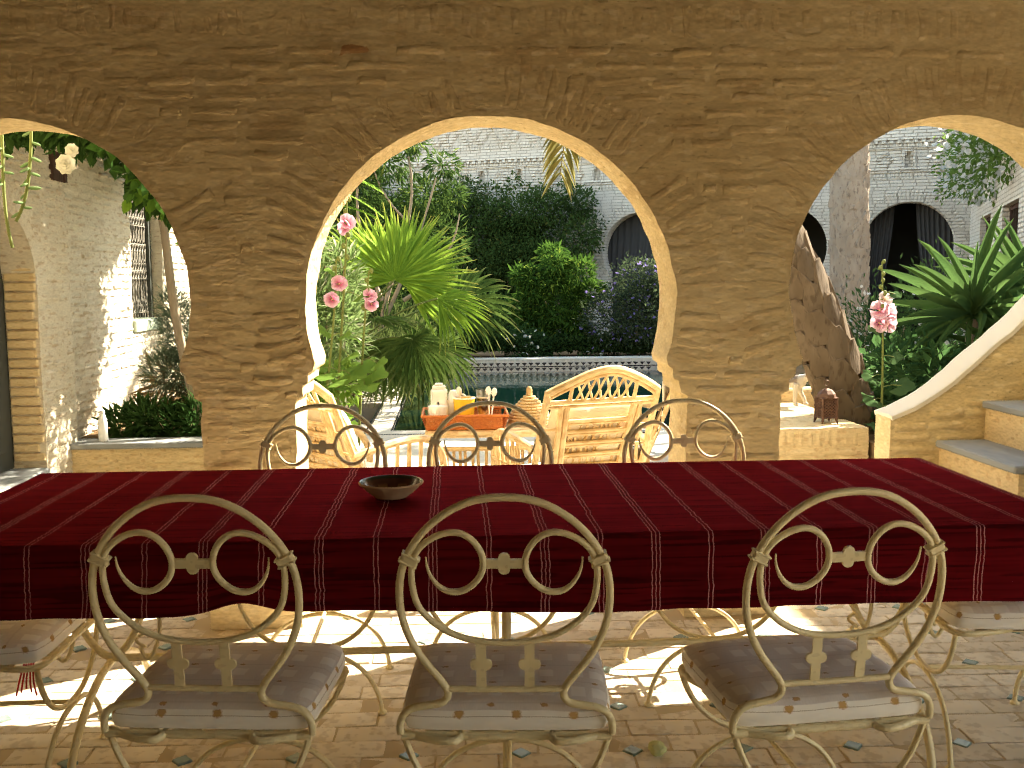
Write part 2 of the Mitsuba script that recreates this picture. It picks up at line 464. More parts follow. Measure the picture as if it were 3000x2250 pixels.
# ---------------------------------------------------------------- courtyard ground, paving, pool
PX0, PX1, PY0, PY1 = -0.66, 3.42, 9.86, 16.5
BX0, BX1, BY0, BY1 = -1.75, -0.86, 10.35, 12.1     # small tiled entry basin beside the pool
pave = sbox(-2.9, YB + 0.02, 7.2, 18.2) - sbox(PX0, PY0, PX1, PY1) - sbox(BX0, BY0, BX1, BY1)
gr = sbox(-70, -60, 70, 80) - sbox(-2.8, YB + 0.1, 7.1, 18.1)
put('ground', cat_([extrude(g, 0.02).apply_translation([0, 0, -0.06]) for g in getattr(gr, 'geoms', [gr])]), 'm_soil'); tag('ground', kind='structure')
put('courtyard_paving', cat_([extrude(g, 0.06).apply_translation([0, 0, -0.06]) for g in getattr(pave, 'geoms', [pave])]), 'm_deck'); tag('courtyard_paving', kind='structure')
# ---------------------------------------------------------------- pool
bsdf('m_water', {**proc(lambda p, n, uv: mix((0.0006, 0.0042, 0.0038), (0.0012, 0.0066, 0.0056), fbm(p.x * 0.8, p.y * 0.8, 0, 3)))}, 0.06, proc(lambda p, n, uv: 0.0018 * fbm(p.x * 3.0, p.y * 5.0, 0, 3) + 0.0004 * noise(p.x * 24, p.y * 30, 0), 4e-3), 1.0, specular=0.5)
bsdf('m_pool_green', (0.03, 0.09, 0.075), 0.4)
bsdf('m_tile_white', (0.50, 0.47, 0.43), 0.3, specular=0.5)
bsdf('m_tile_black', (0.012, 0.013, 0.022), 0.25, specular=0.5)
WZ = -0.06
put('pool', cat_([box(PX0 - 0.2, PX0, PY0 - 0.2, PY1 + 0.2, -1.4, -0.061), box(PX1, PX1 + 0.2, PY0 - 0.2, PY1 + 0.2, -1.4, -0.061), box(PX0, PX1, PY0 - 0.2, PY0, -1.4, -0.061), box(PX0, PX1, PY1, PY1 + 0.2, -1.4, -0.061), box(PX0, PX1, PY0, PY1, -1.5, -1.4)]), 'm_pool_green')
put('pool_water', box(PX0 + 0.001, PX1 - 0.001, PY0 + 0.001, PY1 - 0.001, WZ - 0.3, WZ), 'm_water')
tag('pool_water', kind='structure')
tag('pool', 'dark green garden pool edged with black and white triangle tiles', 'pool')
put('pool__coping', cat_([box(PX0 - 0.05, PX1 + 0.35, PY1 + 0.003, PY1 + 0.36, 0.004, 0.165, 0.012), box(PX1 + 0.003, PX1 + 0.35, PY0 + 3, PY1 - 0.002, 0.004, 0.165, 0.012)]), 'm_deck')

def tri_band(L, h, pitch=0.11):
    """black triangles of a white tile band in x (length L), z (0 to h); returns white backing, black pieces"""
    w = box(0, L, -0.012, 0, 0, h)
    blk = [box(0, L, -0.0155, -0.001, 0.47 * h, 0.56 * h)]
    for i in range(int(L / pitch)):
        x = i * pitch
        for (a, b, c) in (((x + 0.01, 0.90 * h), (x + pitch - 0.01, 0.90 * h), (x + pitch / 2, 0.60 * h)), ((x + 0.01, 0.40 * h), (x + pitch - 0.01, 0.40 * h), (x + pitch / 2, 0.10 * h))):
            P = extrude(Polygon([a, b, c]), 0.004)
            V = P.vertices.copy()
            P.vertices = np.stack([V[:, 0], -0.016 + V[:, 2], V[:, 1]], 1)
            P.invert()
            blk.append(P)
    return w, cat_(blk)

for (o, ang, L) in (((PX0, PY1 - 0.001), 0, PX1 - PX0), ((PX0 + 0.001, PY1), -90, PY1 - PY0), ((PX1 - 0.001, PY0), 90, PY1 - PY0)):
    w, b = tri_band(L - 0.02, 0.17 if ang == 0 else 0.05)
    M = T().translate([o[0], o[1], WZ + 0.003])
    a = math.radians({0: 0, -90: -90, 90: 90}[ang])
    if ang == 0:
        F4 = frame((o[0] + 0.01, o[1], WZ + 0.003), (1, 0, 0), (0, 1, 0), (0, 0, 1))
    elif ang == -90:
        F4 = frame((o[0], o[1] - L + 0.01, WZ + 0.003), (0, 1, 0), (-1, 0, 0), (0, 0, 1))
    else:
        F4 = frame((o[0], o[1] + L - 0.01, WZ + 0.003), (0, -1, 0), (1, 0, 0), (0, 0, 1))
    put(child('pool', 'tile_band'), w, 'm_tile_white', M=mat(F4))
    k = child('pool', 'triangle_tiles')
    put(k, b, 'm_tile_black', M=mat(F4)); tag(k, kind='stuff')
# flat border lines of dark tile in the paving round the pool and the basin
k = 'courtyard_paving__border_line'
put(k, cat_([box(PX0 - 0.235, PX0 - 0.215, PY0 - 0.2, PY1, 0.0, 0.003), box(PX0 - 0.235, PX1 + 0.3, PY0 - 0.27, PY0 - 0.25, 0.0, 0.003), box(BX0 - 0.2, BX1 + 0.12, BY1 + 0.14, BY1 + 0.155, 0.0, 0.003)]), 'm_tile_black')
put('entry_basin', cat_([box(BX0 - 0.1, BX0, BY0, BY1, -0.55, -0.061), box(BX1, BX1 + 0.1, BY0 - 0.1, BY1 + 0.1, -0.55, -0.061), box(BX0 - 0.1, BX1, BY1, BY1 + 0.1, -0.55, -0.061), box(BX0 - 0.1, BX1, BY0 - 0.1, BY0, -0.55, -0.061), box(BX0, BX1, BY0, BY1, -0.6, -0.55)]), 'm_tile_white')
tag('entry_basin', 'small square sunken basin with striped tile edge left of the pool', 'basin')
put('entry_basin__step', box(BX0 + 0.003, BX1 - 0.28, BY0 + 0.003, BY1 - 0.5, -0.549, -0.3, 0.01), 'm_tile_white')
put('entry_basin__striped_tiles', cat_([box(BX1 - 0.006, BX1 - 0.001, BY0 + 0.05 + 0.1 * i, BY0 + 0.10 + 0.1 * i, -0.42, -0.1) for i in range(17)]), 'm_tile_black')
tag('entry_basin__striped_tiles', kind='stuff')

# ---------------------------------------------------------------- house wing on the left
HX1, HX2, HYC = -2.82, -2.97, 7.55

def yz_wall(cs, x0, x1, ref=0.09, amp=1.0):
    man = m3.Manifold.extrude(cs, x1 - x0).refine_to_length(ref)
    q = man.to_mesh(); V = np.array(q.vert_properties[:, :3], float)
    V = np.stack([x0 + V[:, 2], V[:, 0], V[:, 1]], 1)      # (y, z, x) -> x, y, z : cyclic, keeps handedness
    o = V + 5
    V[:, 0] += amp * 0.03 * (meshkit.fbm(o * [5, 1.7, 2.2], 3, 5) - 0.5)
    V[:, 1] += amp * 0.02 * (meshkit.fbm(o * [5, 5, 9], 3, 6) - 0.5)
    return trimesh.Trimesh(V, np.array(q.tri_verts), process=False)

DC, DZ, DR = 6.43, 1.44, 0.53
door_hole = [(DC - DR, -0.3), (DC + DR, -0.3)] + [(DC + DR * math.cos(t), DZ + DR * math.sin(t)) for t in np.linspace(0, math.pi, 30)]
c1 = m3.CrossSection([np.array([(YB + 0.03, -0.05), (HYC, -0.05), (HYC, 4.2), (YB + 0.03, 4.2)])]) - m3.CrossSection([np.array(door_hole)])
WY0, WY1, WZ0, WZT = 9.46, 10.45, 1.13, 2.62
c2 = m3.CrossSection([np.array([(HYC - 0.05, -0.05), (15.6, -0.05), (15.6, 4.2), (HYC - 0.05, 4.2)])]) - m3.CrossSection([np.array([(WY0, WZ0), (WY1, WZ0), (WY1, WZT), (WY0, WZT)])])
put('house_wing__front_wall', yz_wall(c1, HX1 - 0.4, HX1), 'm_white_lime', 50)
put('house_wing__wall', yz_wall(c2, HX2 - 0.4, HX2), 'm_white_lime', 50)
tag('house_wing', 'whitewashed brick house wing with arched door and grilled window on the left', 'house')
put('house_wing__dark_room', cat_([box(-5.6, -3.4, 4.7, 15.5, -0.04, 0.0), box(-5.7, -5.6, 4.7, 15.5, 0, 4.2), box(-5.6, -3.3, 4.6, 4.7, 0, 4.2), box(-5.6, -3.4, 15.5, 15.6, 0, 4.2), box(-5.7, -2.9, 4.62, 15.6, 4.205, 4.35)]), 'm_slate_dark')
put('house_wing__door', box(-3.1, -3.04, DC - DR - 0.1, DC + DR + 0.06, 0.226, 2.1), 'm_slate_dark')
put('house_wing__door__panel', cat_([box(-3.04, -3.028, DC - 0.42, DC - 0.06, z0, z1, 0.004) for z0, z1 in ((0.35, 0.9), (1.0, 1.6))] + [box(-3.04, -3.028, DC + 0.06, DC + 0.42, z0, z1, 0.004) for z0, z1 in ((0.35, 0.9), (1.0, 1.6))]), 'm_slate_dark')
put('house_wing__threshold', box(-3.05, -2.79, DC - DR + 0.02, DC + DR - 0.02, 0.17, 0.226, 0.01), 'm_slate')
put('house_wing__door_step', box(-3.05, -2.80, DC - DR + 0.03, DC + DR - 0.03, 0.0, 0.168), 'm_deck')
# window: dark frame, pale wrought iron grille with scroll bands, stone sill
gx = -3.10
put('house_wing__window', cat_([box(gx - 0.10, gx - 0.05, WY0 + 0.01, WY0 + 0.06, WZ0, WZT), box(gx - 0.10, gx + 0.03, WY1 - 0.09, WY1 - 0.03, WZ0, WZT), box(gx - 0.10, gx - 0.05, WY0 + 0.07, WY1 - 0.1, WZ0 + 0.6, WZ0 + 0.65)]), 'm_slate_dark')
gr_ = []
for i in range(11):
    y = WY0 + 0.05 + i * (WY1 - WY0 - 0.18) / 10
    gr_.append(rod((gx, y, WZ0), (gx, y, WZT), 0.006, 5))
for zb in (1.19, 1.52, 1.60, 1.86, 2.04, 2.12, 2.36, 2.44):
    gr_.append(rod((gx, WY0 + 0.02, zb), (gx, WY1 - 0.1, zb), 0.006, 5))
tt = np.linspace(0, 2 * np.pi, 9)
for zb in (1.23, 1.56, 1.64, 1.82, 2.08, 2.16, 2.32, 2.40):
    for i in range(10):
        y = WY0 + 0.05 + (i + 0.5) * (WY1 - WY0 - 0.18) / 10
        gr_.append(tube(np.stack([gx + 0.004 + 0 * tt, y + 0.03 * np.cos(tt), zb + 0.033 * np.sin(tt)], 1)[:-1], 0.006, 4, closed=True))
for za, zb in ((1.27, 1.5), (1.68, 1.80), (1.88, 2.02), (2.2, 2.3)):
    for i in range(10):
        y = WY0 + 0.05 + (i + 0.5) * (WY1 - WY0 - 0.18) / 10
        gr_.append(tube(spline([(gx + 0.005, y - 0.03, za), (gx + 0.005, y + 0.0, (za + zb) / 2), (gx + 0.005, y - 0.03, zb)], 5), 0.005, 4))
        gr_.append(tube(spline([(gx + 0.005, y + 0.03, za), (gx + 0.005, y - 0.0, (za + zb) / 2), (gx + 0.005, y + 0.03, zb)], 5), 0.005, 4))
put('house_wing__window__grille', cat_(gr_), 'm_grille_iron', True)
bsdf('m_pale_green', (0.30, 0.36, 0.29), 0.6)
put('house_wing__window__sill', box(-3.2, -2.94, WY0 - 0.03, WY1 - 0.2, WZ0 - 0.11, WZ0 + 0.005, 0.008), 'm_pale_green')
bsdf('m_old_wood', proc(lambda p, n, uv: mix((0.035, 0.02, 0.015), (0.085, 0.045, 0.035), fbm(p.x * 60, p.y * 60, p.z * 6, 3))), 0.7)
put('house_wing__shutter', cat_([box(HX1 - 0.02, HX1 + 0.022, 7.30, 7.34, 2.215, 2.42), box(HX1 - 0.02, HX1 + 0.022, 7.50, 7.55, 2.215, 2.42), box(HX1 - 0.02, HX1 + 0.012, 7.34, 7.50, 2.215, 2.42), box(HX1 - 0.02, HX1 + 0.024, 7.34, 7.50, 2.30, 2.318)]), 'm_old_wood')
tag('house_wing__shutter', 'small dark wooden shutter high on the white wall')
WB_D = [mikit.ply(m, 'm_white_lime', True) for m in PILLOW]
wb = []
z = 0.10
while z < 2.9:
    for (y0, y1, X) in ((YB + 0.5, HYC - 0.03, HX1), (HYC + 0.02, 13.5, HX2)):
        y = y0 - rnd.random() * 0.1
        while y < y1 - 0.05:
            L = rnd.uniform(0.19, 0.26); a, b = y, min(y + L, y1); y += L + 0.014
            hole = False
            if X == HX1:
                d = DR + 0.02
                if z > DZ:
                    d = math.sqrt(max((DR + 0.20) ** 2 - (z - DZ) ** 2, 0))
                if d > 0 and a < DC + d and b > DC - d:
                    if a < DC: b = DC - d
                    else: a = DC + d
            elif WZ0 - 0.03 < z < WZT + 0.03 and a < WY1 + 0.02 and b > WY0 - 0.02:
                if a < WY0: b = WY0 - 0.02
                else: a = WY1 + 0.02
            if b - a > 0.06 and rnd.random() > 0.05:
                zz = z + 0.014 * (meshkit.noise(np.array([[a * 0.7, z * 2, 3]]))[0] - 0.5)
                dx = 0.0
                wb.append((a, b, zz, X))
    z += 0.064
wb.sort(key=lambda q: (0 if (q[0] > 6.9 and q[2] > 0.25 and q[2] < 2.5) else 1, q[0]))

def wb_M(q):
    a, b, zz, X = q
    P = np.array([[X + 5, (a + b) / 2 + 5, zz + 5]])
    dx = 0.03 * (meshkit.fbm(P * [5, 1.7, 2.2], 3, 5)[0] - 0.5)
    return frame((X + dx - 0.001, (a + b) / 2, zz), (0, b - a, 0.0), (-rnd.uniform(0.007, 0.016), 0, 0), (0, 0, 0.050 * rnd.uniform(0.85, 1.1)))

for i, q in enumerate(wb[:280]):
    reuse(child('house_wing', 'brick'), WB_D[i % 14], mat(wb_M(q)))
put('house_wing__brick_infill', cat_([scatter(PILLOW[i], [wb_M(q) for q in wb[280:][i::14]]) for i in range(14)]), 'm_white_lime', True); tag('house_wing__brick_infill', kind='stuff')
for t in np.arange(0.05, math.pi - 0.03, 0.085):
    c, s = math.cos(t), math.sin(t); r = DR + 0.11
    reuse(child('house_wing', 'voussoir'), WB_D[rnd.randrange(14)], mat(frame((HX1 + 0.0, DC + r * c, DZ + r * s), (0, 0.19 * c, 0.19 * s), (-0.008, 0, 0), (0, -0.042 * s, 0.042 * c))))
z = 0.27
while z < 1.9:   # edge bricks of the door jamb
    w = rnd.uniform(0.17, 0.21)
    put(child('house_wing', 'jamb_brick'), box(-3.03, -3.03 + w, DC + DR - 0.022, DC + DR + 0.01, z, z + 0.052, 0.006), 'm_cream_lime')
    z += 0.065

# raised planter bed in front of the wing
put('left_planter__wall', box(-2.95, -1.2, 7.42, 7.62, 0.0, 0.268), 'm_cream_lime')
tag('left_planter', 'low brick planter with grey stone ledge below the house wing', 'planter')
put('left_planter__ledge', box(-2.93, -1.15, 7.39, 7.68, 0.27, 0.31, 0.006), 'm_slate')
put('left_planter__soil', box(-2.96, -1.3, 7.685, 13.4, 0.0, 0.27), 'm_soil')
put('left_planter__side_wall', box(-1.298, -1.2, 7.685, 10.0, 0.0, 0.29), 'm_cream_lime')
CB_D = [mikit.ply(m, 'm_cream_lime', True) for m in PILLOW]
for r_ in range(4):
    x = -2.92 - 0.1 * (r_ % 2)
    while x < -1.25:
        L = rnd.uniform(0.18, 0.24)
        reuse(child('left_planter', 'brick'), CB_D[rnd.randrange(14)], mat(frame((x + L / 2 if x > -2.92 else -2.85, 7.421, 0.038 + 0.064 * r_), (L if x > -2.92 else 0.12, 0, 0), (0, 0.009, 0), (0, 0, 0.052))))
        x += L + 0.012

# ---------------------------------------------------------------- staircase on the right
prof = [(2.44, -0.04), (2.44, 0.705), (2.63, 0.79), (2.79, 0.90), (2.96, 1.05), (3.14, 1.20), (3.3, 1.36), (3.8, 1.78), (4.5, 2.38), (4.5, -0.04)]
top = spline(prof[1:9], 40)
cs = m3.CrossSection([np.array([prof[0]] + [tuple(q) for q in top] + [prof[-1]])[::-1]])
man = m3.Manifold.extrude(cs, 0.2).refine_to_length(0.05).to_mesh()
V = np.array(man.vert_properties[:, :3], float); V = np.stack([V[:, 0], 5.4 + V[:, 2], V[:, 1]], 1)
V += np.stack([0.012 * (meshkit.fbm(V * 9, 3, 8) - 0.5), 0.025 * (meshkit.fbm(V * [4, 4, 9], 3, 9) - 0.5), 0.014 * (meshkit.fbm(V * 7, 3, 10) - 0.5)], 1)
put('staircase__parapet', trimesh.Trimesh(V, np.array(man.tri_verts)[:, ::-1], process=False), 'm_ochre_lime', 40)
tag('staircase', 'outdoor brick staircase with sloping parapet and grey slate treads', 'staircase')
cv = []
for k in range(len(top) - 1):
    for y in (5.392, 5.605):
        pass
tn = np.gradient(top, axis=0); tn /= np.linalg.norm(tn, axis=1, keepdims=True); nn = np.stack([-tn[:, 1], tn[:, 0]], 1)
ring = []
for k in range(len(top)):
    w = 0.004 * rnd.gauss(0, 1)
    for (y, o) in ((5.386 + w, -0.012), (5.386 + w, 0.010), (5.40 + w, 0.018), (5.60 - w, 0.018), (5.612 - w, 0.010), (5.612 - w, -0.012)):
        q = top[k] + nn[k] * o; ring.append((q[0], y, q[1]))
ring = np.array(ring); Fc = []
for k in range(len(top) - 1):
    for j in range(6):
        a, b = k * 6 + j, k * 6 + (j + 1) % 6
        Fc += [(a, b, b + 6), (a, b + 6, a + 6)]
Fc += [(0, j + 1, j) for j in range(1, 5)]
put('staircase__parapet__coping', trimesh.Trimesh(ring, np.array(Fc)[:, ::-1], process=False), 'm_plaster_white', 40)
for k in range(1, 9):
    zt, xn = 0.577 + 0.22 * (k - 3), 2.70 + 0.26 * (k - 3)
    put(child('staircase', 'step'), box(xn + 0.025, xn + 0.30, 4.6, 5.398, 0.0 if k < 4 else zt - 0.5, zt - 0.042), 'm_cream_lime')
    put(child('staircase', 'tread'), box(xn, xn + 0.302, 4.595, 5.397, zt - 0.04, zt, 0.008), 'm_slate')
for r_ in range(12):
    x = 2.46
    zz = 0.06 + 0.066 * r_
    while x < 3.6:
        L = rnd.uniform(0.17, 0.25)
        zt = np.interp(x, top[:, 0], top[:, 1])
        if zz < zt - 0.05 and zz > 0.4 and zz > 0.40 + (x - 2.5) * 0.85 and rnd.random() > 0.2:
            reuse(child('staircase', 'brick'), PIL_D[rnd.randrange(14)], mat(frame((x + L / 2, 5.398, zz), (L, 0, 0), (0, 0.007, 0), (0, 0, 0.052))))
        x += L + 0.013

put('terrace_wall', box(5.2, 9.5, 4.65, 7.4, 0.0, 3.75), 'm_ochre_lime'); tag('terrace_wall', kind='structure')   # the raised terrace that the stair climbs to, right of the picture
# ---------------------------------------------------------------- low ledge under the lantern
cs = m3.CrossSection([np.array([(1.85, -0.03), (2.865, -0.03), (2.865, 0.45), (1.85, 0.45)])])
man = m3.Manifold.extrude(cs, 1.45).refine_to_length(0.07).to_mesh()
V = np.array(man.vert_properties[:, :3], float); V = np.stack([V[:, 0], 6.69 + V[:, 2], V[:, 1]], 1)
V += np.stack([0.03 * (meshkit.fbm(V * 4, 3, 18) - 0.5), 0.02 * (meshkit.fbm(V * 5, 3, 19) - 0.5), 0.014 * (meshkit.fbm(V * 5, 3, 20) - 0.5)], 1)
put('ledge_wall__masonry', trimesh.Trimesh(V, np.array(man.tri_verts)[:, ::-1], process=False), 'm_cream_lime', 40)
tag('ledge_wall', 'low flat topped brick ledge carrying the lantern and cat', 'ledge')
for r_ in range(6):
    x = 1.88 + 0.1 * (r_ % 2)
    while x < 2.78:
        L, h = (0.052, 0.12) if r_ == 5 else (rnd.uniform(0.18, 0.24), 0.052)
        zz = 0.38 if r_ == 5 else 0.035 + 0.062 * r_
        reuse(child('ledge_wall', 'soldier_brick' if r_ == 5 else 'brick'), CB_D[rnd.randrange(14)], mat(frame((x + L / 2, 6.687, zz), (L, 0, 0), (0, 0.006, 0), (0, 0, h)) if r_ < 5 else frame((x + L / 2, 6.687, zz), (0, 0, h), (0, 0.006, 0), (-L, 0, 0))))
        x += L + 0.012
put('garden_bed', cat_([box(2.90, 9.5, 6.0, 9.6, -0.05, 0.34), box(3.8, 12, 9.5, 19, -0.05, 0.2), box(-2.6, 9, 16.9, 26, -0.05, 0.12), box(-2.9, -1.3, 13.2, 17, -0.05, 0.2)]), 'm_soil'); tag('garden_bed', kind='structure')
put('bed_curb', box(2.55, 3.5, 8.16, 8.34, 0.0, 0.56, 0.015), 'm_cream_lime'); tag('bed_curb', 'low plastered curb behind the walking cat', 'curb')

# ---------------------------------------------------------------- far courtyard building
MF = mat(frame(O_FAR, E_FAR, -N_FAR, (0, 0, 1)))
FARC = [(1.5, 2.08, 0.88), (4.58, 2.06, 0.88), (7.65, 2.10, 0.88), (10.12, 2.11, 0.88)]

def far_arch(c, z, r, w=0.76):
    a0 = -math.acos(w / r)
    a = np.linspace(a0, math.pi - a0, 40)
    return [(c + w, -0.2)] + [(c + r * math.cos(t), z + r * math.sin(t)) for t in a] + [(c - w, -0.2)]

NICH = [(0.775 + 0.93 * k) for k in range(-4, 12)]
outer = m3.CrossSection([np.array([(-9, -0.05), (11.26, -0.05), (11.26, 6.4), (-9, 6.4)])])
for a in FARC:
    outer = outer - m3.CrossSection([np.array(far_arch(*a))])
holes = []
for s in NICH:
    holes.append([(s - 0.075, 3.68), (s + 0.075, 3.68), (s + 0.075, 3.93), (s + 0.04, 3.93), (s + 0.04, 4.0), (s - 0.04, 4.0), (s - 0.04, 3.93), (s - 0.075, 3.93)])
face = outer
for h in holes:
    face = face - m3.CrossSection([np.array(h)])

def far_slab(c, y0, y1):
    q = m3.Manifold.extrude(c, y1 - y0).to_mesh(); V = np.array(q.vert_properties[:, :3], float)
    return trimesh.Trimesh(np.stack([V[:, 0], y0 + V[:, 2], V[:, 1]], 1), np.array(q.tri_verts)[:, ::-1], process=False)

put('courtyard_house__facade', cat_([far_slab(face, 0, 0.10), far_slab(outer, 0.1005, 0.42)]), 'm_far_brick', M=MF)
tag('courtyard_house', 'pale whitewashed brick house across the courtyard with curtained arches', 'house')
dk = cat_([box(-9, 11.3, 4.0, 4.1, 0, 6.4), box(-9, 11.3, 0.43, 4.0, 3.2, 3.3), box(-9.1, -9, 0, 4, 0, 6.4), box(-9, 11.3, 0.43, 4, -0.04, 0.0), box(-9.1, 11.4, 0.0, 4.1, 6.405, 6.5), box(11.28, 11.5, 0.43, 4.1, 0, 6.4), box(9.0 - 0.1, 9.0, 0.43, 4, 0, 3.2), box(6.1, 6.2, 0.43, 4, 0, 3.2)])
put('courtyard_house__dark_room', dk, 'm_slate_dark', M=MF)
# cornice of projecting brick ends, soldier courses, niche surrounds, stepped relief
put('courtyard_house__cornice', cat_([box(-9, 11.25, -0.05, -0.002, 4.235, 4.27, 0.004), box(-9, 11.25, -0.035, -0.002, 4.06, 4.085, 0.004), box(-9, 11.25, -0.03, -0.002, 3.585, 3.605, 0.004)]), 'm_far_brick', M=MF)
dent = [box(s, s + 0.075, -0.065, -0.002, 4.165, 4.23, 0.004) for s in np.arange(-2, 11.1, 0.15)]
dent += [box(s, s + 0.05, -0.014, -0.002, za, za + 0.115, 0.004) for za in (4.09, 4.48, 3.46) for s in np.arange(-2, 11.15, 0.073)]
put('courtyard_house__dentil_bricks', cat_(dent), 'm_far_brick', M=MF); tag('courtyard_house__dentil_bricks', kind='stuff')
rel = []
for i, s in enumerate(np.arange(-2.2, 11.0, 0.4)):
    for k in range(7):
        for sg in (1, -1):
            x = s + sg * (0.028 + 0.047 * abs(((k + 2 * (i % 2)) % 8) - 4))
            rel.append(box(x - 0.055, x + 0.055, -0.03, -0.002, 4.61 + 0.066 * k, 4.655 + 0.066 * k, 0.003))
    for sg in (1, -1):
        for k in range(3):
            x = s + sg * (0.05 + 0.05 * k)
            rel.append(box(x - 0.055, x + 0.055, -0.025, -0.002, 3.62 - 0.0 + 0.0, 3.648, 0.003) if k == 0 else box(x - 0.045, x + 0.045, -0.025, -0.002, 3.65 - 0.03 * k + 0.02, 3.665 - 0.03 * k + 0.02, 0.003))
for s in NICH:
    m_ = s + 0.465
    for k in range(5):
        for sg in (1, -1):
            x = m_ + sg * (0.045 * (2 - abs(k - 2)) + 0.03)
            rel.append(box(x - 0.05, x + 0.05, -0.025, -0.002, 3.70 + 0.06 * k, 3.742 + 0.06 * k, 0.003))
put('courtyard_house__relief_bricks', cat_(rel), 'm_far_brick', M=MF); tag('courtyard_house__relief_bricks', kind='stuff')
for s in NICH:
    if -2 < s < 11.2:
        put(child('courtyard_house', 'niche'), cat_([box(s - 0.14, s - 0.08, -0.03, -0.002, 3.66, 4.0, 0.004), box(s + 0.08, s + 0.14, -0.03, -0.002, 3.66, 4.0, 0.004), box(s - 0.16, s + 0.16, -0.045, -0.002, 3.635, 3.658, 0.004), box(s - 0.13, s + 0.13, -0.03, -0.002, 4.002, 4.05, 0.004)]), 'm_far_brick', M=MF)
for (c, z, r) in FARC[1:]:
    vs = []
    a0 = -math.acos(0.76 / r)
    for t in np.arange(a0 + 0.03, math.pi - a0, 0.075):
        q = box(r + 0.005, r + 0.24, -0.016, -0.002, -0.024, 0.024, 0.004); v = q.vertices.copy()
        q.vertices = np.stack([c + v[:, 0] * math.cos(t) - v[:, 2] * math.sin(t), v[:, 1], z + v[:, 0] * math.sin(t) + v[:, 2] * math.cos(t)], 1)
        vs.append(q)
    k = child('courtyard_house', 'arch_bricks'); put(k, cat_(vs), 'm_far_brick', M=MF); tag(k, kind='stuff')
bsdf('m_curtain', (0.055, 0.052, 0.052), 0.9)

def curtain(s0, s1, z0, z1, s0b, s1b, folds=9, y=0.45):
    n, m_ = folds * 8 + 1, 14
    u, v = np.meshgrid(np.linspace(0, 1, n), np.linspace(0, 1, m_), indexing='ij')
    k = v ** 1.6
    S = (s0 + (s1 - s0) * u) * (1 - k) + (s0b + (s1b - s0b) * u) * k
    Y = y + 0.05 * np.sin(u * folds * 2 * np.pi + 2 * np.sin(5 * u)) * (0.5 + 0.5 * v) + 0.02
    Z = z1 + (z0 - z1) * v
    Vv = np.stack([S.ravel(), Y.ravel(), Z.ravel()], 1)
    i, j = np.meshgrid(np.arange(n - 1), np.arange(m_ - 1), indexing='ij'); a = (i * m_ + j).ravel()
    return trimesh.Trimesh(Vv, np.vstack([np.stack([a, a + m_, a + m_ + 1], 1), np.stack([a, a + m_ + 1, a + 1], 1)]), process=False)

for (s0, s1, b0, b1, lab) in ((3.6, 5.0, 3.6, 4.35, 'dark grey curtain in the arch behind the purple bush'), (9.1, 9.85, 9.1, 9.4, 'dark grey curtain at the left side of the right arch'), (10.25, 11.1, 10.75, 11.1, 'dark grey curtain gathered at the right side of the right arch')):
    k = numbered('curtain'); put(k, curtain(s0, s1, 0.05, 3.05, b0, b1), 'm_curtain', True, M=MF); tag(k, lab, 'curtain', 'curtains in the far arches')
# right wing with two barred windows
P_C = O_FAR + E_FAR * 11.262
MW = mat(frame(P_C, N_FAR, E_FAR, (0, 0, 1)))
cs = m3.CrossSection([np.array([(0, -0.05), (8.6, -0.05), (8.6, 4.7), (0, 4.7)])])
WIN = [(2.0, 3.7), (5.3, 7.1)]
for a, b in WIN:
    cs = cs - m3.CrossSection([np.array([(a, 1.0), (b, 1.0), (b, 2.52), (a, 2.52)])])
put('side_pavilion__wall', far_slab(cs, 0, 0.4), 'm_far_brick', M=MW)
tag('side_pavilion', 'whitewashed brick wing with two dark barred windows on the right', 'house')
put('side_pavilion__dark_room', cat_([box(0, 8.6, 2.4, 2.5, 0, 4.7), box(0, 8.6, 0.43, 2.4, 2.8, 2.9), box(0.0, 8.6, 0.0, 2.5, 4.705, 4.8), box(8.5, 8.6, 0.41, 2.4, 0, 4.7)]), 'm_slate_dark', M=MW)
for a, b in WIN:
    k = child('side_pavilion', 'window')
    put(k, cat_([box(a, a + 0.07, 0.1, 0.2, 1.0, 2.52), box(b - 0.07, b, 0.1, 0.2, 1.0, 2.52), box(a + 0.07, b - 0.07, 0.1, 0.2, 2.45, 2.52), box(a + 0.07, b - 0.07, 0.1, 0.2, 1.0, 1.07)]), 'm_old_wood', M=MW)
    put(k + '__bars', cat_([box(x, x + 0.03, 0.12, 0.15, 1.07, 2.45) for x in np.arange(a + 0.25, b - 0.1, 0.25)] + [box(a + 0.07, b - 0.07, 0.105, 0.118, z_, z_ + 0.025) for z_ in (1.5, 2.0)]), 'm_dark_iron', M=MW)
# ---------------------------------------------------------------- dining table under a red striped cloth
TX0, TX1, TY0, TY1, TZ = -1.515, 1.785, 2.665, 3.690, 0.792

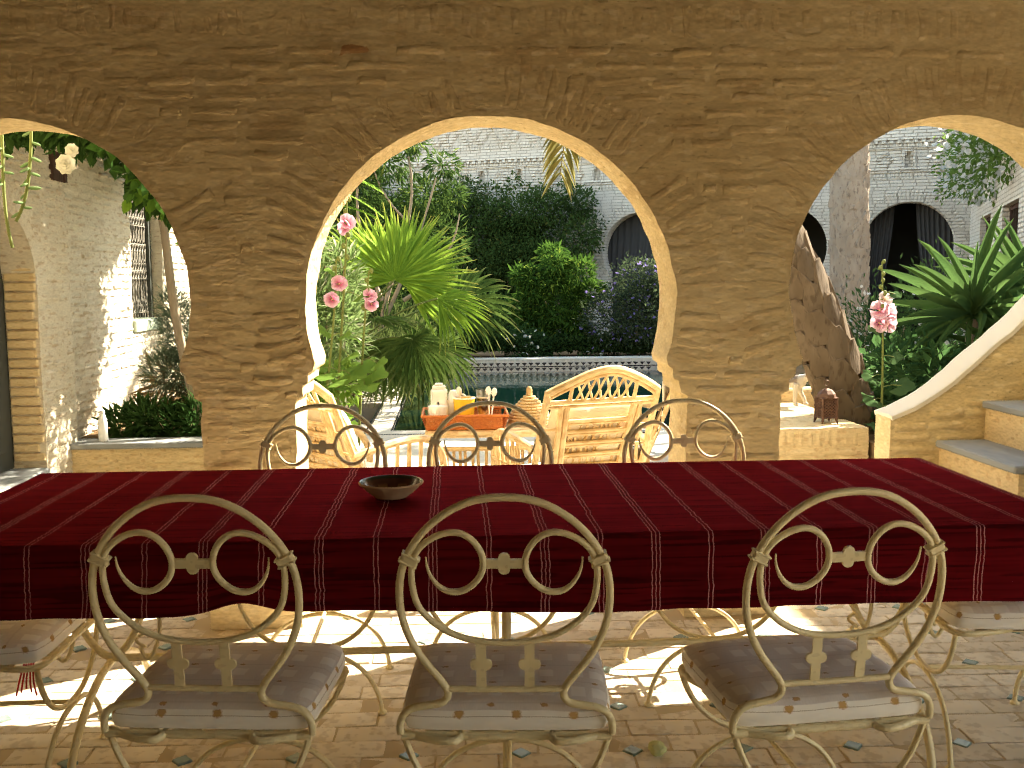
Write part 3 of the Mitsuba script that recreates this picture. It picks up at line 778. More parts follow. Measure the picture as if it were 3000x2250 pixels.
def cloth_col(p, n, uv):
    x, y = uv.x, uv.y
    w = 0.0022 * (2 * noise(x * 3, y * 26, 4) - 1) + 0.0015 * (2 * noise(x * 8, y * 90, 1) - 1)
    xs = x + w - 0.087
    k = dr.floor(xs / 0.1535 + 0.5)
    d = xs - k * 0.1535
    odd = dr.abs(k - 2 * dr.floor(k / 2)) > 0.5
    def line(c):
        return smoothstep(0.0021, 0.0010, dr.abs(d - c))
    pair = dr.maximum(line(-0.006), line(0.006))
    trip = dr.maximum(dr.maximum(line(-0.011), line(0.0)), line(0.011))
    s = dr.select(odd, trip, pair)
    faded = 0.62 + 0.38 * noise(x * 1.7, y * 3.0, 9)
    streak = fbm(x * 2.2, y * 95, 3, 3)
    slub = smoothstep(0.62, 0.8, noise(x * 5.0 + 3, y * 130, 7))
    base = mix((0.115, 0.0045, 0.0075), (0.052, 0.0025, 0.004), streak)
    base = mix(base, (0.16, 0.008, 0.009), 0.35 * smoothstep(0.5, 0.8, fbm(x * 1.1, y * 40, 6, 2)))
    base = mix(base, (0.024, 0.002, 0.003), 0.6 * slub)
    return mix(base, (0.62, 0.30, 0.31), s * faded * (0.5 + 0.5 * noise(x * 400, y * 60, 2)))

def cloth_bump(p, n, uv):
    return 0.0016 * fbm(uv.x * 12, uv.y * 160, 1, 2) + 0.0006 * noise(uv.x * 420, uv.y * 420, 0)

bsdf('m_red_cloth', proc(cloth_col), 0.85, proc(cloth_bump, 8e-4), sheen=0.42, sheen_tint=0.93, specular=0.0)
nx, ny = 300, 130
D0 = 0.235
a = np.linspace(TX0 - D0, TX1 + D0, nx); b = np.linspace(TY0 - D0, TY1 + D0, ny)
b = np.sort(np.concatenate([b, TY0 + np.linspace(-0.03, 0.03, 9), TY1 + np.linspace(-0.03, 0.03, 9)])); ny = len(b)
A, B = np.meshgrid(a, b, indexing='ij')
ex = np.where(A < TX0, A - TX0, np.where(A > TX1, A - TX1, 0)); ey = np.where(B < TY0, B - TY0, np.where(B > TY1, B - TY1, 0))
d = np.hypot(ex, ey); ux, uy = ex / np.maximum(d, 1e-9), ey / np.maximum(d, 1e-9)
drop_scale = 0.84 + 0.12 * (A - TX0) / (TX1 - TX0) + 0.10 * (meshkit.fbm(np.stack([A * 1.6, B * 0.3, 0 * A], -1), 2, 3) - 0.5) - 0.16 * np.exp(-((A + 0.58) / 0.09) ** 2) * (B < TY0)
q = np.minimum(d, 0.02)
th = q / 0.02 * (np.pi / 2)
out = 0.013 * np.sin(th); down = 0.013 * (1 - np.cos(th)) + np.maximum(d - 0.02, 0) * drop_scale
cn = np.minimum(np.abs(ex), np.abs(ey))
wav = (meshkit.fbm(np.stack([A * 3.2, B * 3.2, 0 * A + 2], -1), 3, 8) - 0.5)
out = out + 0.45 * cn + np.maximum(d - 0.02, 0) * (0.05 + 0.38 * wav)
P = np.stack([np.clip(A, TX0, TX1) + ux * out, np.clip(B, TY0, TY1) + uy * out, 0.8005 - down + 0.0035 * (meshkit.fbm(np.stack([A * 1.3, B * 9, 0 * A], -1), 3, 5) - 0.5) * (d < 0.01)], -1).reshape(-1, 3)
i, j = np.meshgrid(np.arange(nx - 1), np.arange(ny - 1), indexing='ij'); k = (i * ny + j).ravel()
Fc = np.vstack([np.stack([k, k + ny, k + ny + 1], 1), np.stack([k, k + ny + 1, k + 1], 1)])
put('tablecloth', trimesh.Trimesh(P, Fc, process=False), 'm_red_cloth', True, uv=np.stack([A.ravel(), B.ravel()], 1))
tag('tablecloth', 'dark red woven tablecloth with thin pale stripes on the long table', 'tablecloth')
put('dining_table__top', box(TX0 + 0.004, TX1 - 0.004, TY0 + 0.004, TY1 - 0.004, 0.755, TZ, 0.006), 'm_cream_iron')
tag('dining_table', 'long cream iron dining table hidden under the red cloth', 'table')
CX = (TX0 + TX1) / 2
for sx in (-1.12, 1.42):
    U = [(-0.135, 0.755), (-0.13, 0.62), (-0.105, 0.46), (-0.06, 0.34), (0.0, 0.292)]
    pts = U + [(-x, z) for x, z in U[-2::-1]]
    put(child('dining_table', 'leg'), tube(spline([(sx + x, 3.18, z) for x, z in pts], 40), 0.0125, 10), 'm_cream_iron', 40)
    pts = [(-0.40, 0.005), (-0.37, 0.10), (-0.25, 0.21), (-0.1, 0.268), (0, 0.278)]
    pts = pts + [(-y, z) for y, z in pts[-2::-1]]
    put(child('dining_table', 'foot'), tube(spline([(sx, 3.18 + y, z) for y, z in pts], 40), 0.0125, 10), 'm_cream_iron', 40)
    for sg in (-1, 1):   # twisted scroll hooks beside the lyre legs
        o = (sx + sg * 0.13, 3.08)
        lp = spline([(o[0], o[1], 0.56), (o[0] + 0.045, o[1], 0.50), (o[0] + 0.05, o[1], 0.38), (o[0] + 0.02, o[1], 0.32), (o[0] - 0.005, o[1], 0.36)], 24)
        tz = np.linspace(0, 1, 60)
        tw = np.stack([o[0] + 0.0 + 0.012 * np.cos(tz * 25) * (0.4 + np.abs(np.sin(tz * 9))), o[1] + 0.012 * np.sin(tz * 25), 0.56 - 0.2 * tz], 1)
        put(child('dining_table', 'scroll'), cat_([tube(lp, 0.007, 6), tube(tw, 0.0055, 6)]), 'm_cream_iron', 40)
put('dining_table__stretcher', rod((-1.12, 3.18, 0.288), (1.42, 3.18, 0.288), 0.0125, 10), 'm_cream_iron', 40)
for y in (2.76, 3.58):
    put(child('dining_table', 'post'), cat_([rod((0.139, y, 0.0), (0.139, y, 0.757), 0.0135, 12), lathe([(0, 0), (0.03, 0), (0.03, 0.006), (0.014, 0.02)], 16).apply_translation([0.139, y, 0.001])]), 'm_cream_iron', 40)

# ---------------------------------------------------------------- iron chairs
LEAN = 0.13
def bk(x, z, dy=0.0):
    return (x, -LEAN * (z - 0.43) + dy, z)

HALF = [(0.0, 1.018), (0.072, 1.009), (0.133, 0.979), (0.181, 0.937), (0.214, 0.890), (0.233, 0.840), (0.239, 0.786), (0.235, 0.736), (0.221, 0.686), (0.195, 0.635), (0.164, 0.592), (0.141, 0.560), (0.134, 0.538), (0.143, 0.521), (0.168, 0.512), (0.203, 0.506), (0.231, 0.495), (0.246, 0.472), (0.248, 0.437)]
INNER = [(-0.188, 0.878), (-0.186, 0.855), (-0.172, 0.822), (-0.143, 0.797), (-0.113, 0.795), (-0.085, 0.810), (-0.065, 0.836), (-0.059, 0.864), (-0.068, 0.897), (-0.089, 0.923), (-0.118, 0.936), (-0.146, 0.934), (-0.176, 0.921), (-0.205, 0.896), (-0.219, 0.865), (-0.222, 0.833), (-0.219, 0.798), (-0.205, 0.761), (-0.178, 0.729), (-0.142, 0.702), (-0.087, 0.679), (0.0, 0.669)]

def both(h, f):
    return [f(-x, z) for x, z in h[::-1]] + [f(x, z) for x, z in h[1:]]

SD = 0.425
PARTS = {}
PARTS['back_hoop'] = [tube(spline(both(HALF, bk), 150), 0.0090, 12)]
ip = np.array(INNER); ip[:-1, 0] += 0.012 * np.clip((ip[:-1, 1] - 0.68) / 0.12, 0, 1)
full = np.vstack([ip, np.stack([-ip[-2::-1, 0], ip[-2::-1, 1]], 1)])
sp = spline([bk(x, z, -0.001) for x, z in full], 190)
rr = np.full(190, 0.0078); rr[:14] = np.linspace(0.0018, 0.0078, 14); rr[-14:] = rr[:14][::-1]
PARTS['scroll'] = [tube(sp, rr, 10)]

def flat_bar(a, b, w, t, knob, kw):
    """flat strip from a to b in the back plane with a rounded cross boss in the middle"""
    a, b = np.array(a, float), np.array(b, float); L = np.linalg.norm(b - a)
    P = sbox(-w / 2, 0, w / 2, L)
    if knob:
        P = unary_union([P, sbox(-kw / 2 + 0.011, L / 2 - 0.002, kw / 2 - 0.011, L / 2 + 0.002).buffer(0.011, 6)])
    m = extrude(P, t).apply_translation([0, 0, -t / 2])
    y = unit(b - a); n = unit([0, 1, LEAN]); x = np.cross(y, n)
    return m.apply_transform(frame(a, x, y, n))

PARTS['cross_bar'] = [flat_bar(bk(-0.047, 0.862), bk(0.047, 0.862), 0.022, 0.008, True, 0.050)]
PARTS['back_slat'] = [flat_bar(bk(x, 0.552), bk(x, 0.676), 0.023, 0.006, True, 0.050) for x in (-0.056, 0.056)]
PARTS['waist_bar'] = [tube(np.array([bk(-0.134, 0.552), bk(0, 0.551), bk(0.134, 0.552)]), 0.0078, 10)]
cl = []
for sg in (-1, 1):
    c = np.array(bk(sg * 0.2135, 0.872)); tdir = unit(np.array(bk(sg * 0.20, 0.90)) - np.array(bk(sg * 0.232, 0.835)))
    n = unit([0, 1, LEAN]); x = np.cross(tdir, n)
    m = box(-0.0205, 0.0205, -0.011, 0.011, -0.0115, 0.0115, 0.005)
    rim = [box(-0.0225, 0.0225, y - 0.003, y + 0.003, -0.0130, 0.0130, 0.002) for y in (-0.009, 0.009)]
    cl.append(cat_([m] + rim).apply_transform(frame(c, x, tdir, n)))
PARTS['clamp'] = cl
fr = [(0.246, 0.02), (0.246, SD - 0.06), (0.235, SD - 0.015), (0.19, SD), (0, SD)]
pts = [(x, y) for x, y in fr] + [(-x, y) for x, y in fr[-2::-1]]
PARTS['seat_frame'] = [cat_([tube(spline([(x, y, 0.43) for x, y in pts], 60), 0.0095, 10), rod((-0.247, 0.0, 0.43), (0.247, 0.0, 0.43), 0.0095, 10)])]
bands = []
for x in (-0.155, -0.05, 0.055, 0.16):
    bands.append(cat_([box(x - 0.035, x + 0.035, 0.0, SD, 0.438, 0.4415), lathe([(0.0106, -0.035), (0.0106, 0.035)], 12).apply_transform(frame((x, 0, 0.43), (0, 0, 1), (0, 1, 0), (1, 0, 0)))]))
for y in (0.10, 0.21, 0.32):
    bands.append(box(-0.24, 0.24, y - 0.03, y + 0.03, 0.434, 0.4372))
PARTS['seat_band'] = bands
ULEG = [(0.0, 0.236), (0.085, 0.247), (0.155, 0.283), (0.205, 0.34), (0.232, 0.40), (0.240, 0.425)]
FLEG = [(0.0, 0.222), (0.09, 0.21), (0.17, 0.165), (0.222, 0.09), (0.243, 0.006)]
PARTS['bowl_rail'] = [tube(spline(both(ULEG, lambda x, z: (x, y, z)), 50), 0.0082, 9) for y in (0.006, SD - 0.012)]
lg = []
for y in (0.006, SD - 0.012):
    m = tube(spline(both(FLEG, lambda x, z: (x, y, z)), 50), 0.0082, 9)
    ft = [lathe([(0, 0), (0.016, 0), (0.016, 0.006), (0.009, 0.014)], 12).apply_translation([sg * 0.243, y, 0.0]) for sg in (-1, 1)]
    lg.append(cat_([m] + ft))
PARTS['arched_leg'] = lg
PARTS['stretcher'] = [rod((0, 0.006, 0.229), (0, SD - 0.012, 0.229), 0.007, 9)]
CH_D = {k: [mikit.ply(m, 'm_cream_iron', 40) for m in v] for k, v in PARTS.items()}

def place(x, y, deg):
    a = math.radians(deg)
    return frame((x, y, 0), (math.cos(a), math.sin(a), 0), (-math.sin(a), math.cos(a), 0), (0, 0, 1))

def chair(M, label, group):
    key = numbered('iron_chair')
    for n_, ds in CH_D.items():
        for d_ in ds:
            reuse(child(key, n_), d_, mat(M))
    tag(key, label, 'chair', group)
    return key

# seat cushions
def cush_col(p, n, uv):
    x, y = uv.x, uv.y
    side = y > 5.0
    gx, gy = x / 0.125, y / 0.105
    cx, cy = dr.floor(gx), dr.floor(gy)
    fx, fy = gx - cx, gy - cy
    sq = smoothstep(0.03, 0.07, fx) * smoothstep(0.34, 0.30, fx) * smoothstep(0.42, 0.47, fy) * smoothstep(0.9, 0.85, fy)
    sq2 = smoothstep(0.43, 0.47, fx) * smoothstep(0.74, 0.70, fx) * smoothstep(0.42, 0.47, fy) * smoothstep(0.9, 0.85, fy)
    weave = 0.5 + 0.5 * noise(x * 500, y * 180, 0)
    lin = smoothstep(0.05, 0.0, dr.abs(fy - 0.16)) * 0.25
    tuft = smoothstep(0.0095, 0.006, dr.sqrt(dr.square((fx - 0.52) * 0.125 * 0.7) + dr.square((fy - 0.12) * 0.105 * 1.25)) + 0.004 * noise(x * 260, y * 260, 3))
    top = mix((0.78, 0.74, 0.73), (0.68, 0.635, 0.625), weave)
    top = mix(top, (0.86, 0.84, 0.83), 0.75 * dr.maximum(sq, sq2))
    top = mix(top, (0.45, 0.40, 0.39), lin)
    top = mix(top, (0.42, 0.23, 0.055), 0.85 * tuft)
    g = x / 0.125 + 0.5
    t2 = smoothstep(0.013, 0.008, dr.sqrt(dr.square((g - dr.floor(g) - 0.5) * 0.125 * 0.8) + dr.square((y - 6.0 - 0.052) * 0.7)) + 0.004 * noise(x * 260, y * 260, 5))
    sd = mix((0.82, 0.80, 0.76), (0.76, 0.73, 0.69), fbm(x * 30, y * 50, 0, 3))
    sd = mix(sd, (0.35, 0.29, 0.22), smoothstep(0.0022, 0.0008, dr.abs(y - 6.045)) * 0.6)
    sd = mix(sd, (0.44, 0.25, 0.06), 0.9 * t2)
    return dr.select(side, sd, top)

bsdf('m_cushion', proc(cush_col), 0.95, proc(lambda p, n, uv: 0.0012 * noise(uv.x * 300, uv.y * 300, 0) + 0.004 * fbm(uv.x * 14, uv.y * 14, 1, 2), 1e-3), specular=0.1)

def cushion(seed, w=0.245, d0=0.0, d1=0.42, h=0.062):
    o = seed * 7.3
    n = 28
    u = np.linspace(-1, 1, n); X, Y = np.meshgrid(u, u, indexing='ij')
    e = (1 - np.abs(X) ** 5) * (1 - np.abs(Y) ** 5)
    Z = h - 0.014 + 0.020 * e ** 0.5 + 0.010 * (meshkit.fbm(np.stack([X * 2 + o, Y * 2, 0 * X], -1), 3, 4) - 0.5)
    rc = 0.94 + 0.06 * (1 - (np.abs(X) * np.abs(Y)) ** 6)
    Xw, Yw = X * w * rc, (d0 + d1) / 2 + Y * (d1 - d0) / 2 * rc
    top = np.stack([Xw, Yw, Z], -1)
    i, j = np.meshgrid(np.arange(n - 1), np.arange(n - 1), indexing='ij'); a_ = (i * n + j).ravel()
    Ft = np.vstack([np.stack([a_, a_ + n, a_ + n + 1], 1), np.stack([a_, a_ + n + 1, a_ + 1], 1)])
    uvt = np.stack([Xw.ravel() + o, Yw.ravel()], 1)
    edge = [(i, 0) for i in range(n)] + [(n - 1, j) for j in range(1, n)] + [(i, n - 1) for i in range(n - 2, -1, -1)] + [(0, j) for j in range(n - 2, 0, -1)]
    m_ = len(edge); V = []; UV = []
    for s, (i, j) in enumerate(edge + edge[:1]):
        q = top[i, j]; c = np.array([0, (d0 + d1) / 2, 0]); o2 = unit(np.array([q[0] / w, (q[1] - c[1]) / ((d1 - d0) / 2), 0]) ** 3 * [1, 1, 0])
        L = s * (2 * (2 * w + d1 - d0)) / m_
        for k in range(6):
            t = k / 5
            b_ = math.sin(t * math.pi) * 0.007
            V.append([q[0] + o2[0] * b_, q[1] + o2[1] * b_, q[2] * (1 - t)]); UV.append([L, 6.0 + h * (1 - t)])
    Fs = []
    for s in range(m_):
        for k in range(5):
            a_, b_ = s * 6 + k, (s + 1) * 6 + k
            Fs += [(a_, a_ + 1, b_ + 1), (a_, b_ + 1, b_)]
    V = np.vstack([top.reshape(-1, 3), V]); Fc = np.vstack([Ft, np.array(Fs) + n * n])
    return trimesh.Trimesh(V, Fc, process=False), np.vstack([uvt, UV])

def put_cushion(M, label, seed, group='cushions on the iron chairs', sh=(0, 0, 0.444)):
    k = numbered('seat_cushion'); m, uv = cushion(seed)
    M2 = np.array(M) @ frame(sh, (1, 0, 0), (0, 1, 0), (0, 0, 1))
    put(k, m, 'm_cushion', True, uv=uv, M=mat(M2)); tag(k, label, 'cushion', group)

G = 'iron chairs round the long table'
NEAR = [(-0.593, 2.296, -5.9, 'cream scrolled iron chair at the near left of the red table'), (0.110, 2.238, -4.2, 'cream scrolled iron chair at the near middle of the red table'), (0.888, 2.228, 5.2, 'cream scrolled iron chair at the near right of the red table')]
for i, (x, y, dg, lab) in enumerate(NEAR):
    M = place(x, y, dg); chair(M, lab, G)
    put_cushion(M, 'grey and white square cushion on the near %s iron chair' % ('left', 'middle', 'right')[i], i + 1, sh=(0.0 if i != 2 else -0.0, 0.0, 0.444))
FARC_ = [(-0.509, 3.755, 180, 'shadowed iron chair at the far left side behind the red table'), (0.133, 3.765, 179, 'shadowed iron chair in the middle of the far side of the table'), (0.895, 3.755, 182, 'shadowed iron chair at the far right side behind the red table')]
for x, y, dg, lab in FARC_:
    chair(place(x, y, dg), lab, G)
M = place(-1.585, 2.985, -90); chair(M, 'cream iron chair at the left end of the red table', G); put_cushion(M, 'pale cushion on the iron chair at the left table end', 4)
M = place(1.93, 3.01, 84); chair(M, 'cream iron chair at the right end of the red table', G); put_cushion(M, 'pale cushion on the iron chair at the right table end', 5)
# red tag hanging from the left end cushion
bsdf('m_red_thread', (0.55, 0.03, 0.03), 0.8)
put('seat_cushion_003__tassel', cat_([tube(spline([(-1.20 + 0.006 * q, 2.765, 0.44), (-1.205 + 0.008 * q, 2.76, 0.41), (-1.21 + 0.014 * q, 2.76, 0.365 - 0.01 * abs(q))], 8), 0.0025, 4) for q in (-2, -1, 0, 1, 2)]), 'm_red_thread')

# bowl on the cloth
bsdf('m_terracotta', proc(lambda p, n, uv: mix((0.56, 0.38, 0.23), (0.44, 0.27, 0.15), fbm(p.x * 30, p.y * 30, p.z * 60, 3))), 0.8)
def glaze(p, n, uv):
    x, y = p.x + 0.208, p.y - 3.167
    r = dr.sqrt(x * x + y * y); a = dr.atan2(y, x)
    pet = smoothstep(0.45, 0.6, 0.5 + 0.5 * dr.sin(a * 7)) * smoothstep(0.03, 0.04, r) * smoothstep(0.085, 0.07, r)
    k = mix((0.065, 0.025, 0.016), (0.16, 0.045, 0.02), fbm(p.x * 40, p.y * 40, 0, 3))
    k = mix(k, (0.33, 0.15, 0.035), pet * 0.7)
    ring = smoothstep(0.006, 0.002, dr.abs(r - 0.094))
    return mix(k, (0.03, 0.035, 0.02), ring)
bsdf('m_bowl_glaze', proc(glaze), 0.22, specular=0.6)
outer_p = [(0.0, 0.003), (0.052, 0.0), (0.058, 0.006), (0.075, 0.019), (0.090, 0.033), (0.097, 0.041), (0.103, 0.044), (0.1045, 0.048), (0.101, 0.052)]
inner_p = [(0.101, 0.052), (0.0955, 0.0505), (0.091, 0.044), (0.083, 0.030), (0.066, 0.016), (0.04, 0.010), (0.0, 0.0085)]
put('bowl__body', lathe(outer_p, 48).apply_translation([-0.208, 3.167, 0.8035]), 'm_terracotta', 60)
put('bowl__glazed_inside', lathe(inner_p, 48).apply_translation([-0.208, 3.167, 0.8035]), 'm_bowl_glaze', 60)
tag('bowl', 'shallow terracotta bowl with dark glazed inside on the red cloth', 'bowl')
# ---------------------------------------------------------------- wicker furniture outside
def wicker_col(p, n, uv):
    w = fbm(p.x * 25, p.y * 25, p.z * 25, 3)
    return mix((0.72, 0.56, 0.33), (0.55, 0.38, 0.185), smoothstep(0.3, 0.75, w))

bsdf('m_wicker', proc(wicker_col), 0.45, specular=0.4)
bsdf('m_wicker_pale', proc(lambda p, n, uv: mix((0.66, 0.50, 0.28), (0.50, 0.34, 0.16), fbm(p.x * 40, p.y * 40, p.z * 40, 3))), 0.55, specular=0.3)
bsdf('m_wicker_dark', (0.26, 0.165, 0.075), 0.7)
bsdf('m_white_cotton', (0.76, 0.73, 0.67), 0.95, specular=0.1)
bsdf('m_cream_cotton', (0.64, 0.56, 0.44), 0.95, specular=0.1)

def throw_col(p, n, uv):
    x, y = uv.x, uv.y
    r = smoothstep(0.42, 0.46, dr.abs(y * 7 - dr.floor(y * 7) - 0.5)) 
    k = dr.floor(y * 7 + 0.5)
    z = dr.abs((x * 9 - dr.floor(x * 9)) - 0.5) * 2
    zig = smoothstep(0.16, 0.11, dr.abs(y * 7 - dr.floor(y * 7) - 0.25 - 0.4 * z))
    on = smoothstep(0.45, 0.55, cell_rand(dr.floor(y * 7), 3, 2))
    m_ = dr.maximum(r * smoothstep(0.3, 0.4, cell_rand(k, 1, 1)), zig * on)
    stripe = 0.12 * smoothstep(0.4, 0.5, dr.abs(x * 60 - dr.floor(x * 60) - 0.5))
    return mix(mix((0.72, 0.69, 0.63), (0.52, 0.49, 0.45), stripe * 4), (0.02, 0.02, 0.025), m_)

bsdf('m_throw', proc(throw_col), 0.95, specular=0.1)

def bl(x, z):      # back plane of the armchair
    return (x, -0.26 * (z - 0.30) / 0.63, z)

WP = {}
A0 = [(-0.315, 0.0), (-0.32, 0.35), (-0.318, 0.7), (-0.312, 0.925)]
WP['stile'] = [tube(np.array([bl(s * x, max(z, 0.0)) if z > 0.3 else (s * x, 0.0, z) for x, z in [(-0.315, 0.0), (-0.318, 0.30), (-0.322, 0.6), (-0.315, 0.925)]]), 0.019, 8) for s in (1, -1)]
arc = spline([(-0.318, 0.918), (-0.2, 0.972), (-0.06, 1.025), (0.04, 1.035), (0.16, 1.0), (0.318, 0.918)], 30, k=2)
arc2 = [(x, z - 0.028) for x, z in arc]
WP['top_rail'] = [tube(np.array([bl(x, z) for x, z in arc]), 0.020, 8), tube(np.array([bl(x * 0.97, z) for x, z in arc2]), 0.010, 8)]
WP['cross_rail'] = [cat_([rod(bl(-0.315, 0.868), bl(0.315, 0.868), 0.013), rod(bl(-0.315, 0.843), bl(0.315, 0.843), 0.009)])]
def ztop(x):
    return np.interp(x, [q[0] for q in arc], [q[1] for q in arc]) - 0.02
st = [rod(bl(x, 0.868), bl(x, ztop(x)), 0.011) for x in (-0.185, 0.185)]
WP['back_post'] = st
lat = []
for i in range(6):
    x0 = -0.13 + i * 0.052
    for sg in (1, -1):
        xa, xb = (x0 - 0.022 * sg), (x0 + 0.03 * sg)
        lat.append(rod(bl(xa, 0.872), bl(xb, ztop(xb)), 0.0062, 6))
WP['lattice_stick'] = lat
WP['inner_stile'] = [cat_([tube(np.array([bl(s * 0.165, 0.31), bl(s * 0.195, 0.85)]), 0.018, 8), tube(np.array([bl(s * 0.197, 0.31), bl(s * 0.228, 0.85)]), 0.016, 8)]) for s in (-1, 1)]
WP['back_slat'] = [cat_([rod(bl(-0.18, z), bl(0.18, z), 0.010), rod(bl(-0.18, z - 0.016), bl(0.18, z - 0.016), 0.007)]) for z in (0.76, 0.70, 0.635, 0.57, 0.505, 0.44, 0.375)]
WP['back_slat'] += [rod(bl(s * 0.215, z), bl(s * 0.315, z), 0.008) for s in (-1, 1) for z in (0.72, 0.61, 0.5)]
wv = []
for z0, z1 in ((0.705, 0.75), (0.64, 0.69), (0.575, 0.625), (0.51, 0.56), (0.445, 0.495), (0.38, 0.43)):
    ms = []
    for i in range(7):
        xa = -0.15 + i * 0.046
        q = rnd.uniform(-0.02, 0.03)
        ms.append(tube(np.array([bl(xa, z0 - 0.005), bl(xa + q, z1 + 0.005)]) + [0, 0.012, 0], 0.0075, 5, flat=0.35))
        ms.append(tube(np.array([bl(xa + 0.03, z0 - 0.005), bl(xa + 0.012 - q, z1 + 0.005)]) + [0, 0.018, 0], 0.0085, 5, flat=0.35))
    wv.append(cat_(ms))
WP['woven_strip'] = wv
WP['backing'] = [cat_([box(-0.16, 0.16, -0.004, 0.004, 0.30, 0.75).apply_transform(frame((0, 0.03, 0), (1, 0, 0), (0, 1, 0), (0, -0.26 / 0.63, 1)) @ frame((0, 0.26 * 0.3 / 0.63, 0), (1, 0, 0), (0, 1, 0), (0, 0, 1)))])]
arm = [(0.325, -0.13, 0.60), (0.35, 0.02, 0.635), (0.365, 0.2, 0.655), (0.36, 0.36, 0.63), (0.345, 0.45, 0.54), (0.335, 0.47, 0.38), (0.33, 0.47, 0.0)]
WP['arm'] = [tube(spline([(s * x, y, z) for x, y, z in arm], 40), 0.021, 8) for s in (-1, 1)]
WP['arm_stick'] = [rod((s * 0.345, y, 0.36), (s * 0.36, y, z), 0.011, 6) for s in (-1, 1) for y, z in ((0.05, 0.63), (0.13, 0.64), (0.21, 0.645), (0.29, 0.635), (0.36, 0.62))]
WP['arm_rail'] = [rod((s * 0.34, -0.02, 0.48), (s * 0.352, 0.45, 0.48), 0.010, 6) for s in (-1, 1)]
WP['seat'] = [cat_([box(-0.33, 0.33, -0.02, 0.46, 0.325, 0.355, 0.008)] + [rod((-0.34, y, 0.34), (0.34, y, 0.34), 0.017) for y in (-0.02, 0.46)] + [rod((s * 0.335, -0.02, 0.34), (s * 0.335, 0.46, 0.34), 0.017) for s in (-1, 1)])]
WP['leg_brace'] = [rod((-0.32, y, 0.14), (0.32, y, 0.14), 0.012) for y in (0.0, 0.465)]
W_D = {k: [mikit.ply(m, {'woven_strip': 'm_wicker', 'backing': 'm_wicker_dark'}.get(k, 'm_wicker'), 40) for m in v] for k, v in WP.items()}

def puff(w, d, h, seed, bulge=0.5):
    n = 22
    u = np.linspace(-1, 1, n); X, Y = np.meshgrid(u, u, indexing='ij')
    e = np.clip((1 - X ** 4) * (1 - Y ** 4), 0, 1) ** bulge
    N = 0.04 * (meshkit.fbm(np.stack([X * 1.7 + seed, Y * 1.7, 0 * X], -1), 3, 2) - 0.5)
    rc = 1 - 0.05 * (X ** 2 * Y ** 2)
    vs = []
    for sg in (1, -1):
        vs.append(np.stack([X * w / 2 * rc, Y * d / 2 * rc, sg * (h / 2) * (e + 0.0) + N], -1).reshape(-1, 3))
    i, j = np.meshgrid(np.arange(n - 1), np.arange(n - 1), indexing='ij'); a_ = (i * n + j).ravel()
    F1 = np.vstack([np.stack([a_, a_ + n, a_ + n + 1], 1), np.stack([a_, a_ + n + 1, a_ + 1], 1)])
    return trimesh.Trimesh(np.vstack(vs), np.vstack([F1, F1[:, ::-1] + n * n]), process=False)

def armchair(M, label):
    key = numbered('wicker_armchair')
    for n_, ds in W_D.items():
        for d_ in ds:
            reuse(child(key, n_), d_, mat(M))
    tag(key, label, 'armchair', 'wicker armchairs round the low wicker table')
    return key

M1 = place(0.69, 5.31, 18); armchair(M1, 'honey wicker armchair seen from behind, right of the breakfast tray')
M2 = place(-0.64, 5.36, -48); armchair(M2, 'honey wicker armchair turned sideways beside the left pillar')
M3 = place(1.22, 6.35, 74); armchair(M3, 'wicker armchair under a white throw, half hidden by the right pillar')
for M, l1, l2 in ((M1, 'white seat pad on the wicker armchair right of the tray', 'white back cushion on the wicker armchair right of the tray'), (M2, 'white seat pad on the wicker armchair at the left pillar', 'white back cushion on the wicker armchair at the left pillar'), (M3, None, None)):
    if l1 is None:
        continue
    k = numbered('seat_pad'); put(k, puff(0.60, 0.46, 0.10, 3), 'm_white_cotton', True, M=mat(M @ frame((0, 0.23, 0.405), (1, 0, 0), (0, 1, 0), (0, 0, 1)))); tag(k, l1, 'cushion', 'white pads on the wicker armchairs')
    k = numbered('back_cushion'); put(k, puff(0.50, 0.46, 0.13, 5), 'm_cream_cotton', True, M=mat(M @ frame((0, -0.055, 0.64), (1, 0, 0), (0, -0.38, 0.92), (0, -0.92, -0.38)))); tag(k, l2, 'cushion', 'white back cushions on the wicker armchairs')
# throw over the third armchair
s_, t_ = np.meshgrid(np.linspace(-0.36, 0.36, 30), np.linspace(0, 1, 60), indexing='ij')
path = spline([(-0.30, 0.25), (-0.315, 0.60), (-0.31, 0.90), (-0.285, 1.045), (-0.22, 1.035), (-0.15, 0.80), (-0.06, 0.48), (0.25, 0.46), (0.50, 0.45), (0.53, 0.25)], 60)
yy = np.interp(t_, np.linspace(0, 1, 60), path[:, 0]); zz = np.interp(t_, np.linspace(0, 1, 60), path[:, 1]) - 0.35 * s_ ** 2 * (t_ > 0.2) * (t_ < 0.55)
fold = 0.02 * np.sin(s_ * 40 + 3 * t_) * (meshkit.fbm(np.stack([s_ * 4, t_ * 3, 0 * t_], -1), 2, 2))
Vt = np.stack([s_, yy - fold, zz + 0.5 * fold], -1).reshape(-1, 3)
i, j = np.meshgrid(np.arange(29), np.arange(59), indexing='ij'); a_ = (i * 60 + j).ravel()
put('throw_blanket', trimesh.Trimesh(Vt, np.vstack([np.stack([a_, a_ + 60, a_ + 61], 1), np.stack([a_, a_ + 61, a_ + 1], 1)]), process=False), 'm_throw', True, uv=np.stack([s_.ravel(), 1.9 * t_.ravel()], 1), M=mat(M3))
tag('throw_blanket', 'white throw with black zigzag bands over the half hidden wicker armchair', 'blanket')
